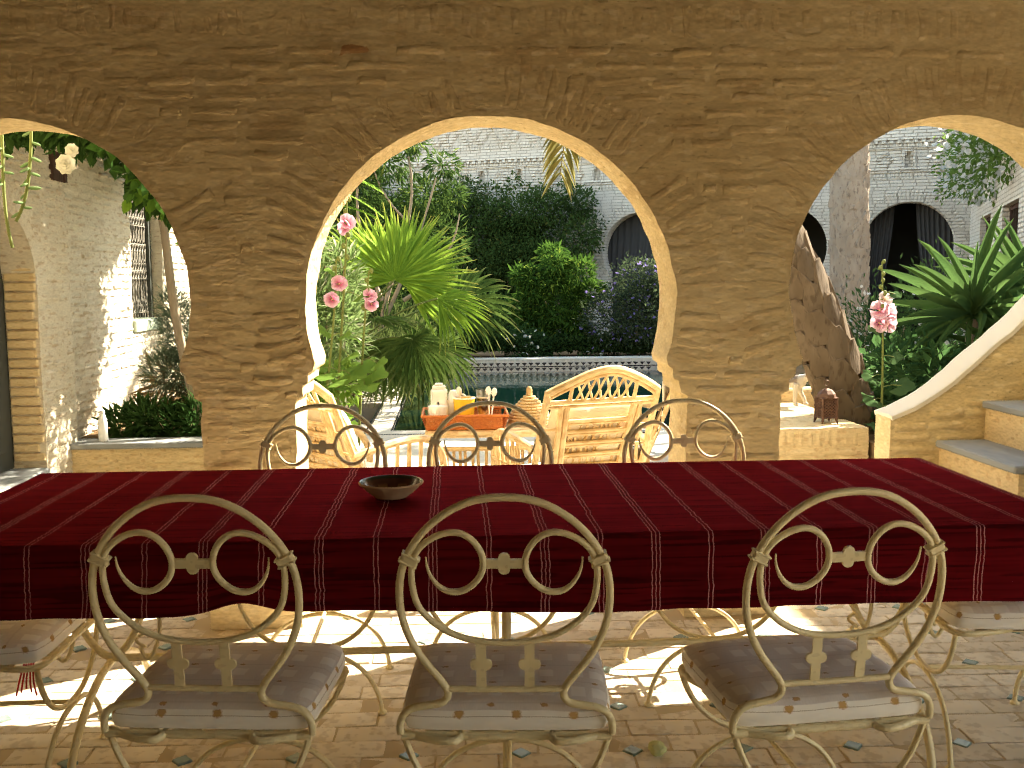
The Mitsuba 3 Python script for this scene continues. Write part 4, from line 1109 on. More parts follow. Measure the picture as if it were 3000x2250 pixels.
put('patterned_pillow', puff(0.40, 0.36, 0.12, 9), 'm_throw', True, uv=np.tile(np.stack(np.meshgrid(np.linspace(0, 0.45, 22), np.linspace(0, 0.45, 22), indexing='ij'), -1).reshape(-1, 2), (2, 1)), M=mat(M1 @ frame((0.19, 0.06, 0.62), (0.94, 0.34, 0), (-0.1, -0.3, 0.95), (-0.33, -0.89, -0.3))))
tag('patterned_pillow', 'white pillow with black pattern on the wicker armchair right of the tray', 'pillow')

# low wicker table
TBX0, TBX1, TBY0, TBY1, TBZ = -0.16, 0.70, 5.78, 6.34, 0.612
put('wicker_table__top', box(TBX0, TBX1, TBY0, TBY1, TBZ - 0.018, TBZ, 0.006), 'm_wicker_pale')
tag('wicker_table', 'low wicker table holding the breakfast tray', 'table')
put('wicker_table__rim', cat_([rod((TBX0, y, TBZ - 0.022), (TBX1, y, TBZ - 0.022), 0.02) for y in (TBY0, TBY1)] + [rod((x, TBY0, TBZ - 0.022), (x, TBY1, TBZ - 0.022), 0.02) for x in (TBX0, TBX1)]), 'm_wicker', 40)
for x in (TBX0 + 0.03, (TBX0 + TBX1) / 2, TBX1 - 0.03):
    for y in (TBY0 + 0.03, TBY1 - 0.03):
        put(child('wicker_table', 'leg'), rod((x, y, 0), (x, y, TBZ - 0.03), 0.019), 'm_wicker', 40)
for z_ in (0.50, 0.20):
    for y in (TBY0 + 0.03, TBY1 - 0.03):
        put(child('wicker_table', 'rail'), rod((TBX0 + 0.03, y, z_), (TBX1 - 0.03, y, z_), 0.014), 'm_wicker', 40)
for i in range(22):
    x = TBX0 + 0.04 + i * (TBX1 - TBX0 - 0.08) / 21
    put(child('wicker_table', 'slat'), rod((x, TBY0 + 0.042, 0.21), (x + rnd.uniform(-0.01, 0.01), TBY0 + 0.042, 0.50), 0.009, 6), 'm_wicker_pale')

# orange rattan tray: rows of slanted weave
def rat_col(p, n, uv):
    return mix((0.42, 0.10, 0.022), (0.62, 0.23, 0.05), fbm(p.x * 90, p.y * 90, p.z * 90, 2))
bsdf('m_rattan', proc(rat_col), 0.45, specular=0.4)
tx0, tx1, ty0, ty1 = -0.165, 0.283, 5.80, 6.12
put('rattan_tray__base', box(tx0, tx1, ty0, ty1, TBZ + 0.003, TBZ + 0.012), 'm_rattan')
tag('rattan_tray', 'orange red woven rattan tray on the wicker table', 'tray')
wl = []
per = []
for s in np.arange(0, 1, 1 / 46):
    per.append((tx0 + s * (tx1 - tx0), ty0, 0, -1))
for s in np.arange(0, 1, 1 / 34):
    per.append((tx1, ty0 + s * (ty1 - ty0), 1, 0))
for s in np.arange(0, 1, 1 / 46):
    per.append((tx1 - s * (tx1 - tx0), ty1, 0, 1))
for s in np.arange(0, 1, 1 / 34):
    per.append((tx0, ty1 - s * (ty1 - ty0), -1, 0))
for z_i in range(6):
    for (x, y, ox, oy) in per:
        z_ = TBZ + 0.012 + z_i * 0.0128
        o = 0.004 + 0.022 * (z_i / 5)
        t = np.array([-oy, ox, 0.0])
        c = np.array([x + ox * o, y + oy * o, z_])
        wl.append(tube(np.array([c - t * 0.0055 - [0, 0, 0.005], c + np.array([ox, oy, 0]) * 0.003, c + t * 0.0055 + [0, 0, 0.005]]), 0.0042, 4))
put('rattan_tray__weave', cat_(wl), 'm_rattan', True); tag('rattan_tray__weave', kind='stuff')
rimp = [(tx0 - 0.028, ty0 - 0.028), (tx1 + 0.028, ty0 - 0.028), (tx1 + 0.028, ty1 + 0.028), (tx0 - 0.028, ty1 + 0.028)]
put('rattan_tray__rim', cat_([rod((*rimp[i], TBZ + 0.088), (*rimp[(i + 1) % 4], TBZ + 0.088), 0.008, 8) for i in range(4)]), 'm_rattan', 40)

# breakfast things in the tray
bsdf('m_porcelain', (0.80, 0.79, 0.76), 0.25, specular=0.5)
bsdf('m_yellow', (0.80, 0.50, 0.03), 0.5)
scene['m_glass'] = {'type': 'thindielectric', 'int_ior': 1.5}
bsdf('m_amber', (0.62, 0.36, 0.10), 0.3)
tz = TBZ + 0.0135
put('square_jar', box(-0.145, -0.045, 5.93, 6.02, tz, tz + 0.215, 0.010), 'm_porcelain')
tag('square_jar', 'white square jar at the left end of the rattan tray', 'jar')
put('square_jar__lid', cat_([box(-0.135, -0.055, 5.94, 6.01, tz + 0.216, tz + 0.236, 0.006), box(-0.12, -0.07, 5.95, 6.0, tz + 0.237, tz + 0.25, 0.005)]), 'm_porcelain')
put('sugar_jar', lathe([(0, 0), (0.058, 0), (0.062, 0.012), (0.062, 0.14), (0.054, 0.158), (0, 0.158)], 28).apply_translation([-0.10, 5.868, tz]), 'm_glass')
tag('sugar_jar', 'clear glass jar of white sugar in front of the white square jar', 'jar')
put('sugar_jar__sugar', lathe([(0, 0.003), (0.055, 0.003), (0.058, 0.125), (0, 0.13)], 28).apply_translation([-0.10, 5.868, tz]), 'm_porcelain', 40)
mug = lathe([(0, 0), (0.034, 0), (0.040, 0.03), (0.040, 0.13), (0.034, 0.18), (0.024, 0.205), (0.0, 0.21)], 28).apply_translation([-0.005, 5.98, tz])
put('teapot__body', mug, 'm_porcelain', 50); tag('teapot', 'white porcelain pot beside the yellow bowl in the tray', 'teapot')
put('teapot__handle', tube(spline([(0.028, 5.98, tz + 0.18), (0.062, 5.98, tz + 0.17), (0.066, 5.98, tz + 0.10), (0.034, 5.98, tz + 0.06)], 20), 0.007, 8), 'm_porcelain', 40)
put('teapot__spout', tube(spline([(-0.035, 5.98, tz + 0.10), (-0.055, 5.96, tz + 0.15), (-0.062, 5.95, tz + 0.18)], 12), np.linspace(0.012, 0.006, 12), 8), 'm_porcelain', 40)
put('yellow_bowl', lathe([(0, 0), (0.045, 0), (0.054, 0.03), (0.064, 0.160), (0.065, 0.165), (0.061, 0.163), (0.050, 0.035), (0, 0.02)], 32).apply_translation([0.055, 5.885, tz]), 'm_yellow', 50)
tag('yellow_bowl', 'small bright yellow bowl in the rattan tray', 'bowl')
put('yellow_bowl__rim', lathe([(0.062, 0.1655), (0.067, 0.1655), (0.067, 0.174), (0.062, 0.174)], 32).apply_translation([0.055, 5.885, tz]), 'm_porcelain', 50)

def spoon(c, d, L, key, lab, flip=1):
    d = unit(d); c = np.array(c, float)
    h = tube(np.array([c, c + d * L * 0.75]), 0.0045, 6)
    b = trimesh.creation.icosphere(2, 1.0).apply_scale([0.017, 0.006, 0.027])
    b.apply_transform(orient(c + d * (L * 0.75 + 0.02), np.cross(d, [0, 0, 1]) if abs(d[2]) < 0.9 else (0, 1, 0), d))
    put(key, cat_([h, b]), 'm_porcelain', 40); tag(key, lab, 'spoon', 'white spoons in the tray')

spoon((0.05, 5.90, tz + 0.04), (-0.14, 0.1, 1), 0.20, numbered('spoon'), 'white spoon standing in the yellow bowl')
put('tumbler', lathe([(0, 0), (0.030, 0), (0.033, 0.012), (0.046, 0.215), (0.0445, 0.215), (0.031, 0.014), (0, 0.012)], 32).apply_translation([0.172, 5.92, tz]), 'm_glass', 50)
tag('tumbler', 'glass tumbler of amber drink at the right of the tray', 'glass')
put('tumbler__drink', lathe([(0, 0.014), (0.030, 0.014), (0.041, 0.165), (0, 0.165)], 28).apply_translation([0.172, 5.92, tz]), 'm_amber', 40)
spoon((0.205, 5.85, tz + 0.01), (-0.03, 0.02, 1), 0.245, numbered('spoon'), 'white spoon left of the pair beside the tumbler')
spoon((0.21, 5.85, tz + 0.01), (0.12, 0.02, 1), 0.235, numbered('spoon'), 'white spoon right of the pair beside the tumbler')

# conical straw food cover: coils
bsdf('m_straw', proc(lambda p, n, uv: mix((0.62, 0.47, 0.26), (0.46, 0.31, 0.14), fbm(p.x * 60, p.y * 60, p.z * 20, 3))), 0.8)
prof = []
for k in range(11):
    t = k / 10
    r = 0.122 * (1 - t ** 1.5) + 0.018 - 0.012 * (1 - t) ** 4
    z_ = 0.012 + 0.165 * t
    prof += [(r * 0.985, z_ - 0.004), (r + 0.004, z_ + 0.003), (r + 0.001, z_ + 0.010)]
prof = [(0, 0.0), (0.15, 0.0)] + prof + [(0.017, 0.186), (0.019, 0.20), (0.017, 0.218), (0.009, 0.228), (0, 0.23)]
put('straw_cover', lathe(prof, 40).apply_translation([0.455, 6.03, TBZ + 0.002]), 'm_straw', 30)
tag('straw_cover', 'conical coiled straw food cover with knob on the wicker table', 'basket')
# ---------------------------------------------------------------- plants
def leaf_bsdf(name, c, trans=0.9, rough=0.45, tip=None):
    base = col(*c) if not isinstance(c, dict) else c
    scene[name] = {'type': 'principledthin', 'base_color': base, 'roughness': rough, 'diff_trans': trans, 'eta': 1.4}

VC = {'type': 'mesh_attribute', 'name': 'vertex_color'}
leaf_bsdf('l_var', VC, 0.9)            # colour varies from leaf to leaf
leaf_bsdf('l_fan', VC, 1.15, 0.4)
scene['m_var'] = {'type': 'twosided', 'bsdf': {'type': 'principled', 'base_color': VC, 'roughness': 0.8, 'specular': 0.2}}
bsdf('m_stem', (0.16, 0.20, 0.06), 0.7)
bsdf('m_twig', proc(lambda p, n, uv: mix((0.21, 0.155, 0.10), (0.33, 0.27, 0.19), fbm(p.x * 30, p.y * 30, p.z * 12, 3))), 0.9)
bsdf('m_pale_bark', proc(lambda p, n, uv: mix((0.36, 0.31, 0.25), (0.25, 0.20, 0.15), fbm(p.x * 25, p.y * 25, p.z * 8, 3))), 0.9)

def small_leaf(L=0.06, W=0.028):
    v = np.array([(0, 0, 0), (-W / 2, L * 0.45, 0.12 * W), (0, L * 0.5, -0.10 * W), (W / 2, L * 0.45, 0.12 * W), (0, L, -0.12 * L)])
    return trimesh.Trimesh(v, np.array([(0, 2, 1), (0, 3, 2), (1, 2, 4), (2, 3, 4)]), process=False)

def rand_rot(r, n, d=None, spread=1.0):
    """n random rotations (4x4) whose +y leans towards the directions d"""
    q = r.normal(size=(n, 3))
    q /= np.linalg.norm(q, axis=1, keepdims=True)
    y = q * spread + (0 if d is None else d)
    y /= np.linalg.norm(y, axis=1, keepdims=True)
    u = r.normal(size=(n, 3)); u[:, 2] += 1.2
    x = np.cross(y, u); x /= np.linalg.norm(x, axis=1, keepdims=True)
    z = np.cross(x, y)
    M = np.zeros((n, 4, 4)); M[:, :3, 0], M[:, :3, 1], M[:, :3, 2], M[:, 3, 3] = x, y, z, 1
    return M

def leaves_at(r, P, D, leaf, size, c0, c1, spread=0.8, hi=None):
    n = len(P)
    M = rand_rot(r, n, D, spread)
    s = r.uniform(size[0], size[1], n)
    M[:, :3, :3] *= s[:, None, None]; M[:, :3, 3] = P
    m = scatter(leaf, M)
    t = np.clip(0.5 * r.random(n) + 0.5 * meshkit.fbm(P * 2.3, 2, 3), 0, 1)[:, None]
    c = np.array(c0) * (1 - t) + np.array(c1) * t
    if hi is not None:
        w = r.random(n) < hi[1]; c[w] = np.array(hi[0]) * r.uniform(0.7, 1.1, (w.sum(), 1))
    return m, np.repeat(c, len(leaf.vertices), 0)

def blob_points(r, blobs, n, fill=0.35):
    w = np.array([b[1][0] * b[1][1] + b[1][1] * b[1][2] for b in blobs]); w = w / w.sum()
    idx = r.choice(len(blobs), n, p=w)
    d = r.normal(size=(n, 3)); d /= np.linalg.norm(d, axis=1, keepdims=True)
    rad = np.where(r.random(n) < fill, r.random(n) ** 0.5, np.where(r.random(n) < 0.14, r.uniform(1.0, 1.38, n), r.uniform(0.72, 1.06, n)))
    C = np.array([b[0] for b in blobs])[idx]; R = np.array([b[1] for b in blobs])[idx]
    lump = 0.62 + 0.72 * meshkit.fbm((C + d * R) * 3.4, 3, 4)
    return C + d * R * rad[:, None] * lump[:, None], d

def shrub(key, label, cat, blobs, n, leaf, size, c0, c1, seed, stems=(), group=None, flowers=None, spread=0.8, hi=None, fill=0.35, grav=-0.1):
    r = np.random.default_rng(seed)
    P, D = blob_points(r, blobs, n, fill)
    k = P[:, 2] > 0.02; P, D = P[k], D[k]
    m, c = leaves_at(r, P, D + [0, 0, grav], leaf, size, c0, c1, spread, hi)
    put(key + '__foliage', m, 'l_var', False, color=c)
    if len(stems):
        put(key + '__stem', cat_([tube(spline(s[0], 14), np.linspace(s[1], s[2], 14), 6) for s in stems]), 'm_twig', 60)
    if flowers:
        lf, sz, cc, num = flowers
        P, D = blob_points(r, blobs, num, 0.0)
        m, c = leaves_at(r, P + D * 0.03, D, lf, sz, cc, np.array(cc) * 0.8, 0.5)
        put(key + '__blossoms', m, 'l_var', False, color=c); tag(key + '__blossoms', kind='stuff')
    tag(key, label, cat, group)

def far_pt(s, t, z):
    p = O_FAR + E_FAR * s + N_FAR * t
    return (p[0], p[1], z)

LEAF = small_leaf()
NARROW = small_leaf(0.10, 0.018)
FLW = trimesh.Trimesh(np.vstack([[(0, 0, 0.004)], [(0.02 * math.cos(a), 0.02 * math.sin(a), 0.008 + 0.004 * (i % 2)) for i, a in enumerate(np.linspace(0, 2 * np.pi, 11)[:-1])]]), np.array([(0, 1 + i, 1 + (i + 1) % 10) for i in range(10)]), process=False)

# tall hedge on the far wall
bl_ = []
for s in np.arange(-3.4, 3.4, 0.38):
    top = 3.22 + 0.12 * math.sin(s * 2.1) + (0.45 if s < -1.6 else 0) + 0.10 * rnd.gauss(0, 1)
    for z_ in list(np.arange(0.4, top - 0.3, 0.5)) + [top - 0.15]:
        bl_.append((far_pt(s + rnd.gauss(0, 0.1), 0.65 + rnd.uniform(-0.15, 0.35) + 0.5 * max(0, 1.2 - z_), z_), (0.42, 0.45, 0.40)))
for s in np.arange(-3.2, 3.5, 0.21):
    bl_.append((far_pt(s, 0.55 + rnd.uniform(-0.1, 0.3), 3.22 + 0.18 * rnd.gauss(0, 1) + (0.4 if s < -1.6 else 0)), (0.13, 0.14, 0.24)))
bl_ += [(far_pt(rnd.uniform(1.4, 3.2), 1.15, rnd.uniform(1.6, 2.3)), (0.3, 0.3, 0.25)) for _ in range(9)]
bl_ += [(far_pt(-0.45, 0.4, 3.25), (0.20, 0.2, 0.42)), (far_pt(-0.40, 0.4, 3.6), (0.13, 0.13, 0.35)), (far_pt(3.25, 0.45, 3.15), (0.35, 0.3, 0.35)), (far_pt(3.5, 0.4, 2.6), (0.3, 0.3, 0.4)), (far_pt(3.4, 0.4, 2.2), (0.3, 0.3, 0.3))]
shrub('hedge', 'dense dark green hedge climbing the far white wall behind the pool', 'hedge', bl_, 80000, LEAF, (1.0, 1.9), (0.030, 0.058, 0.014), (0.075, 0.125, 0.035), 1, hi=((0.13, 0.15, 0.04), 0.04), fill=0.3,
      stems=[([far_pt(s, 0.6, 0), far_pt(s + 0.1, 0.5, 1.2), far_pt(s - 0.1, 0.5, 2.4)], 0.04, 0.015) for s in (-2.5, -1.2, 0.2, 1.5, 2.7)])
shrub('green_bush', 'fresh mid green bush in front of the dark hedge', 'bush', [((x + rnd.gauss(0, 0.06), 17.55 + rnd.uniform(-0.2, 0.2), z_), (rnd.uniform(0.10, 0.24), 0.2, rnd.uniform(0.10, 0.24))) for x, z_ in ((1.6, 1.1), (1.45, 0.8), (1.8, 0.85), (2.05, 0.7), (1.25, 0.6), (1.6, 0.5), (1.95, 1.15), (2.2, 1.0), (1.35, 1.2), (1.15, 1.0), (1.72, 1.45), (1.74, 1.75), (1.70, 1.95), (2.0, 1.5), (2.15, 1.6), (1.45, 1.5), (1.28, 1.55), (2.35, 1.25), (1.9, 0.4), (1.4, 0.35), (2.2, 0.5), (1.1, 0.75))], 6500, small_leaf(0.11, 0.034), (0.7, 1.7), (0.032, 0.075, 0.016), (0.085, 0.165, 0.026), 2, hi=((0.24, 0.32, 0.05), 0.06), stems=[([(1.7, 17.6, 0), (1.68, 17.6, 0.6), (1.6, 17.6, 1.2)], 0.03, 0.012)])
shrub('purple_bush', 'grey green bush dotted with small violet flowers beside the far arch', 'bush', [((2.75, 17.2, 0.75), (0.55, 0.5, 0.55)), ((3.3, 17.1, 0.85), (0.55, 0.5, 0.65)), ((3.75, 17.2, 0.7), (0.5, 0.5, 0.6)), ((3.2, 17.2, 1.4), (0.4, 0.4, 0.38)), ((3.6, 17.2, 1.45), (0.35, 0.35, 0.35))], 13000, small_leaf(0.05, 0.02), (0.9, 1.7), (0.045, 0.07, 0.035), (0.085, 0.115, 0.06), 3, flowers=(FLW, (1.0, 1.8), (0.24, 0.20, 0.48), 420), stems=[([(3.2, 17.2, 0), (3.2, 17.2, 0.7), (3.3, 17.2, 1.3)], 0.03, 0.012)])
shrub('white_flower_bush', 'low bush with white daisy flowers at the far pool edge', 'bush', [((1.15, 17.1, 0.35), (0.35, 0.3, 0.3)), ((1.4, 17.1, 0.30), (0.3, 0.3, 0.25)), ((2.35, 16.98, 0.16), (0.2, 0.15, 0.14))], 2600, small_leaf(0.05, 0.02), (0.9, 1.6), (0.03, 0.07, 0.025), (0.06, 0.12, 0.04), 4, flowers=(FLW, (1.1, 1.9), (0.75, 0.75, 0.72), 40))
r = np.random.default_rng(5)
P = np.stack([r.uniform(-0.7, 4.3, 15000), 16.95 + 0.9 * r.random(15000), 0.14 + 0.22 * r.random(15000) ** 1.5], 1); P[:, 2] += 0.16 * meshkit.fbm(P * [1.5, 1.5, 0], 3, 3)
m, c = leaves_at(r, P, np.array([0, -0.3, 0.7]), LEAF, (1.1, 2.2), (0.018, 0.042, 0.012), (0.05, 0.09, 0.025), 0.8)
put('ground_cover', m, 'l_var', False, color=c); tag('ground_cover', 'dark low ground cover plants along the far pool edge', 'ground cover', kind='stuff')
# a tree with thin branches left of the hedge
br = [([(-1.0, 14.2, 0), (-0.95, 14.2, 1.2), (-0.62, 14.2, 2.3), (-0.60, 14.2, 3.2)], 0.045, 0.015), ([(-0.95, 14.2, 1.0), (-0.55, 14.1, 1.9), (-0.22, 14.1, 2.9)], 0.035, 0.012), ([(-1.0, 14.2, 1.2), (-1.3, 14.2, 2.2), (-1.25, 14.2, 3.3)], 0.035, 0.012), ([(-0.7, 14.1, 1.2), (-0.1, 14.0, 1.8), (0.1, 14, 2.4)], 0.03, 0.008), ([(-0.62, 14.2, 2.3), (-0.95, 14.1, 2.7), (-1.1, 14.1, 3.1)], 0.018, 0.008)]
shrub('slender_tree', 'slender multi stemmed tree with long dark leaves left of the hedge', 'tree', [((-0.95, 14.4, 3.15), (0.40, 0.4, 0.26)), ((-0.62, 14.3, 3.42), (0.25, 0.25, 0.14)), ((-1.45, 14.6, 2.9), (0.5, 0.5, 0.5)), ((-0.40, 14.9, 2.70), (0.34, 0.35, 0.28)), ((-0.12, 14.7, 3.15), (0.22, 0.2, 0.16)), ((0.0, 14.8, 2.75), (0.2, 0.2, 0.18)), ((-0.9, 14.9, 2.2), (0.6, 0.4, 0.5)), ((-0.3, 15.2, 2.0), (0.5, 0.4, 0.45)), ((-1.8, 14.6, 3.4), (0.7, 0.6, 0.6)), ((-1.6, 14.8, 1.6), (0.7, 0.5, 0.7)), ((-2.0, 14.8, 0.8), (0.7, 0.5, 0.7)), ((-0.5, 15.6, 1.2), (0.7, 0.5, 0.6)), ((0.3, 16.0 + 0.9, 0.9), (0.6, 0.4, 0.5))], 11000, small_leaf(0.14, 0.035), (0.7, 1.3), (0.026, 0.058, 0.016), (0.075, 0.125, 0.03), 6, stems=br, hi=((0.2, 0.26, 0.05), 0.05))

# grey green willow leaved shrub and pinnate tree behind the hollyhocks
shrub('narrow_leaf_shrub', 'sunlit grey green shrub of narrow leaves behind the pink hollyhocks', 'shrub', [((-1.15, 7.6, 1.25), (0.28, 0.35, 0.45)), ((-1.15, 7.5, 0.6), (0.32, 0.4, 0.5)), ((-1.25, 7.7, 1.75), (0.26, 0.3, 0.35)), ((-0.90, 7.7, 1.15), (0.20, 0.25, 0.32)), ((-0.88, 7.9, 1.5), (0.15, 0.2, 0.28))], 7000, NARROW, (0.8, 1.3), (0.10, 0.17, 0.055), (0.22, 0.30, 0.12), 7, hi=((0.42, 0.45, 0.32), 0.15), stems=[([(-1.0 + 0.05 * q, 7.6, 0), (-1.05 + 0.09 * q, 7.6, 0.8), (-1.1 + 0.14 * q, 7.6, 1.6)], 0.014, 0.005) for q in range(-2, 3)], spread=0.6, grav=0.3)

def pinnate(L, n, ll, lw, droop=0.3, vee=0.5):
    """compound leaf along +y: rachis and two rows of leaflets"""
    t = np.linspace(0, 1, 12)
    ax = np.stack([0 * t, L * (t - 0.15 * droop * t ** 2), -L * droop * t ** 2], 1)
    ms = [tube(ax, np.linspace(0.006, 0.0015, 12) * L ** 0.5 * 1.2, 4)]
    mats = []
    for i in range(n):
        tt = 0.12 + 0.88 * (i + 0.5) / n
        p = np.array([np.interp(tt, t, ax[:, k]) for k in range(3)])
        d = unit(np.array([0, 1, -2 * droop * tt]))
        sc = ll * (0.55 + 0.45 * math.sin(math.pi * min(1, tt * 0.9 + 0.15)))
        for sg in (1, -1):
            dirn = unit(np.array([sg * 1.0, 0, 0]) + d * (0.45 + 0.75 * tt) + np.array([0, 0, vee * 0.5 - 0.25 * tt]))
            mats.append(orient(p, dirn, (0, 0, 1), (lw, sc, sc), rnd.gauss(0, 0.2)))
    return ms[0], mats

def palm_frond(L, n, ll, lw, droop, vee, c0, c1, seed):
    r = np.random.default_rng(seed)
    rach, mats = pinnate(L, n, ll, lw, droop, vee)
    lf = blade(1.0, 1.0, 3, 0.06, 0.25, 1.0, 0.3, 0.3)
    mats = np.array(mats)
    m = scatter(lf, mats)
    t = r.random(len(mats))[:, None]
    c = np.repeat(np.array(c0) * (1 - t) + np.array(c1) * t, len(lf.vertices), 0)
    c = np.vstack([c, np.tile(np.array([[0.20, 0.19, 0.07]]), (len(rach.vertices), 1))])
    return cat_([m, rach]), c

pt = 'pinnate_tree'
put(pt + '__trunk', tube(spline([(-1.45, 8.6, 0), (-1.40, 8.6, 1.0), (-1.2, 8.6, 2.0), (-1.0, 8.5, 2.5), (-0.9, 8.4, 2.9)], 20), np.linspace(0.035, 0.012, 20), 7), 'm_twig', 60)
for i, (x, z_, dx, dz) in enumerate([(-0.98, 2.38, 1, -0.1), (-0.95, 2.22, 1, -0.25), (-1.0, 2.48, 0.8, 0.25), (-1.05, 2.12, 1, 0.0), (-0.9, 2.62, 1, 0.3), (-1.0, 2.02, 0.9, -0.3), (-0.95, 2.75, 0.9, 0.5), (-1.15, 1.95, 1, -0.1), (-0.9, 2.85, 0.4, 0.8)]):
    m, c = palm_frond(0.42, 13, 0.085, 0.03, 0.25, 0.1, (0.16, 0.30, 0.045), (0.26, 0.40, 0.08), 70 + i)
    put(child(pt, 'leaf'), m, 'l_fan', False, color=c, M=mat(orient((x, 8.45 + 0.1 * rnd.random(), z_), (dx, -0.25 + 0.5 * rnd.random(), dz))))
tag(pt, 'slim tree with bright feathery leaves above the fan palm', 'tree')

# fan palm
def fan_leaf(R, seed, n=38, spread=2.05, droop=0.25, c0=(0.155, 0.275, 0.035), c1=(0.27, 0.41, 0.05), tipc=(0.50, 0.40, 0.12)):
    r = np.random.default_rng(seed)
    V, F_, Cc = [], [], []
    for i in range(n):
        a = -spread + 2 * spread * (i + 0.5) / n + r.normal(0, 0.02)
        L = R * (0.80 + 0.20 * math.cos(a * 0.7)) * r.uniform(0.92, 1.05)
        nl = 7; t = np.linspace(0.02, 1, nl + 1)
        wmax = 2 * spread / n * R * 0.50 * 0.62
        w = np.where(t < 0.55, wmax * t / 0.55, wmax * (1 - t) / 0.45) + 0.001
        d = droop * (0.3 * t ** 2 + 1.2 * np.clip(t - 0.55, 0, 1) ** 2 * r.uniform(0.4, 2.2)) * L
        lift = 0.10 * R * t * (1 - t) * (1 if i % 2 else -0.0)
        bow = -0.22 * R * (t ** 1.5) * (abs(a) / spread) ** 2
        dirx, diry = math.sin(a), math.cos(a)
        yaw2 = r.normal(0, 0.05)
        b0 = len(V)
        for k in range(nl + 1):
            x, y = dirx * L * t[k], diry * L * t[k]
            nx_, ny_ = diry, -dirx
            zc = -d[k] + lift[k] + bow[k]
            for (o, zz_) in ((-w[k], 0.55 * w[k]), (0, -0.3 * w[k]), (w[k], 0.55 * w[k])):
                V.append((x + nx_ * o + yaw2 * nx_ * L * max(0, t[k] - 0.5), y + ny_ * o + yaw2 * ny_ * L * max(0, t[k] - 0.5), zc + zz_))
            q = r.random()
            cc = np.array(c0) * (1 - q) + np.array(c1) * q
            wt = np.clip((t[k] - 0.80) / 0.2, 0, 1) * (0.3 + 0.7 * r.random())
            Cc += [cc * (1 - wt) + np.array(tipc) * wt] * 3
        for k in range(nl):
            for j in (0, 1):
                p, q = b0 + 3 * k + j, b0 + 3 * k + 3 + j
                F_ += [(p, p + 1, q + 1), (p, q + 1, q)]
    return trimesh.Trimesh(np.array(V), np.array(F_), process=False), np.array(Cc)

FPB = np.array([-1.35, 11.2, 0.55])
fans = [((-0.64, 11.0, 1.49), (0.10, 0.15, 1.0), (0.25, -0.95, 0.15), 0.86, 0.12), ((-0.58, 11.35, 1.50), (0.62, 0.3, 0.75), (-0.1, -0.95, 0.35), 0.92, 0.12), ((-0.95, 11.3, 1.55), (-0.35, 0.2, 1.0), (0.35, -0.9, 0.2), 0.75, 0.2), ((-0.17, 10.7, 1.29), (0.95, 0.0, -0.38), (0.25, -0.6, 0.8), 0.68, 0.2), ((0.05, 11.9, 1.25), (0.95, 0.35, 0.12), (-0.1, -0.8, 0.55), 0.85, 0.3), ((-0.45, 10.8, 0.85), (0.55, -0.2, -0.85), (0.6, -0.6, 0.5), 0.72, 0.3), ((-0.75, 10.7, 0.8), (0.1, -0.3, -0.95), (0.3, -0.9, 0.2), 0.70, 0.3), ((-0.2, 11.3, 0.75), (0.8, 0.0, -0.75), (0.4, -0.6, 0.6), 0.7, 0.3), ((-1.2, 10.8, 1.2), (-0.6, -0.3, 0.6), (0.3, -0.9, 0.2), 0.65, 0.2), ((-0.9, 10.75, 1.05), (0.3, -0.5, 0.1), (0.2, -0.4, 0.9), 0.6, 0.3), ((-0.5, 12.1, 0.6), (0.7, 0.3, -0.3), (0.2, -0.8, 0.5), 0.8, 0.3)]
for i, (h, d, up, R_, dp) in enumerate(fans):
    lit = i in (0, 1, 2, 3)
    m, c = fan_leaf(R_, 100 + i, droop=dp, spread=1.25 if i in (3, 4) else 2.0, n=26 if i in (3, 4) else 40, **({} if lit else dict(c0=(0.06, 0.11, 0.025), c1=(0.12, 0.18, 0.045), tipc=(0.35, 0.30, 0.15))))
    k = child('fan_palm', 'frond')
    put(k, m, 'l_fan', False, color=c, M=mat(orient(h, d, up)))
    hh = np.array(h)
    put(k + '__petiole', tube(spline([FPB + [0, 0, -0.1], FPB * 0.5 + hh * 0.5 + [0.0, 0, 0.12], hh], 16), np.linspace(0.016, 0.010, 16), 6), 'm_stem', 60)
put('fan_palm__trunk', tube(np.array([(-1.35, 11.2, -0.02), (-1.36, 11.2, 0.3), (-1.34, 11.2, 0.62)]), np.array([0.16, 0.15, 0.10]), 10), 'm_twig')
tag('fan_palm', 'sunlit fan palm leaning over the pool edge', 'palm')
# dry drooping tufts under the fan palm
shrub('sedge_clump', 'dark grassy clump hanging over the pool under the fan palm', 'plant', [((-0.75, 12.9, 0.3), (0.35, 0.4, 0.35)), ((-1.1, 12.6, 0.35), (0.4, 0.4, 0.4)), ((-1.6, 12.7, 0.4), (0.5, 0.4, 0.5)), ((-0.85, 14.2, 0.45), (0.4, 0.6, 0.5))], 2600, small_leaf(0.34, 0.02), (0.7, 1.3), (0.035, 0.06, 0.018), (0.10, 0.13, 0.04), 8, spread=0.6, grav=0.6)

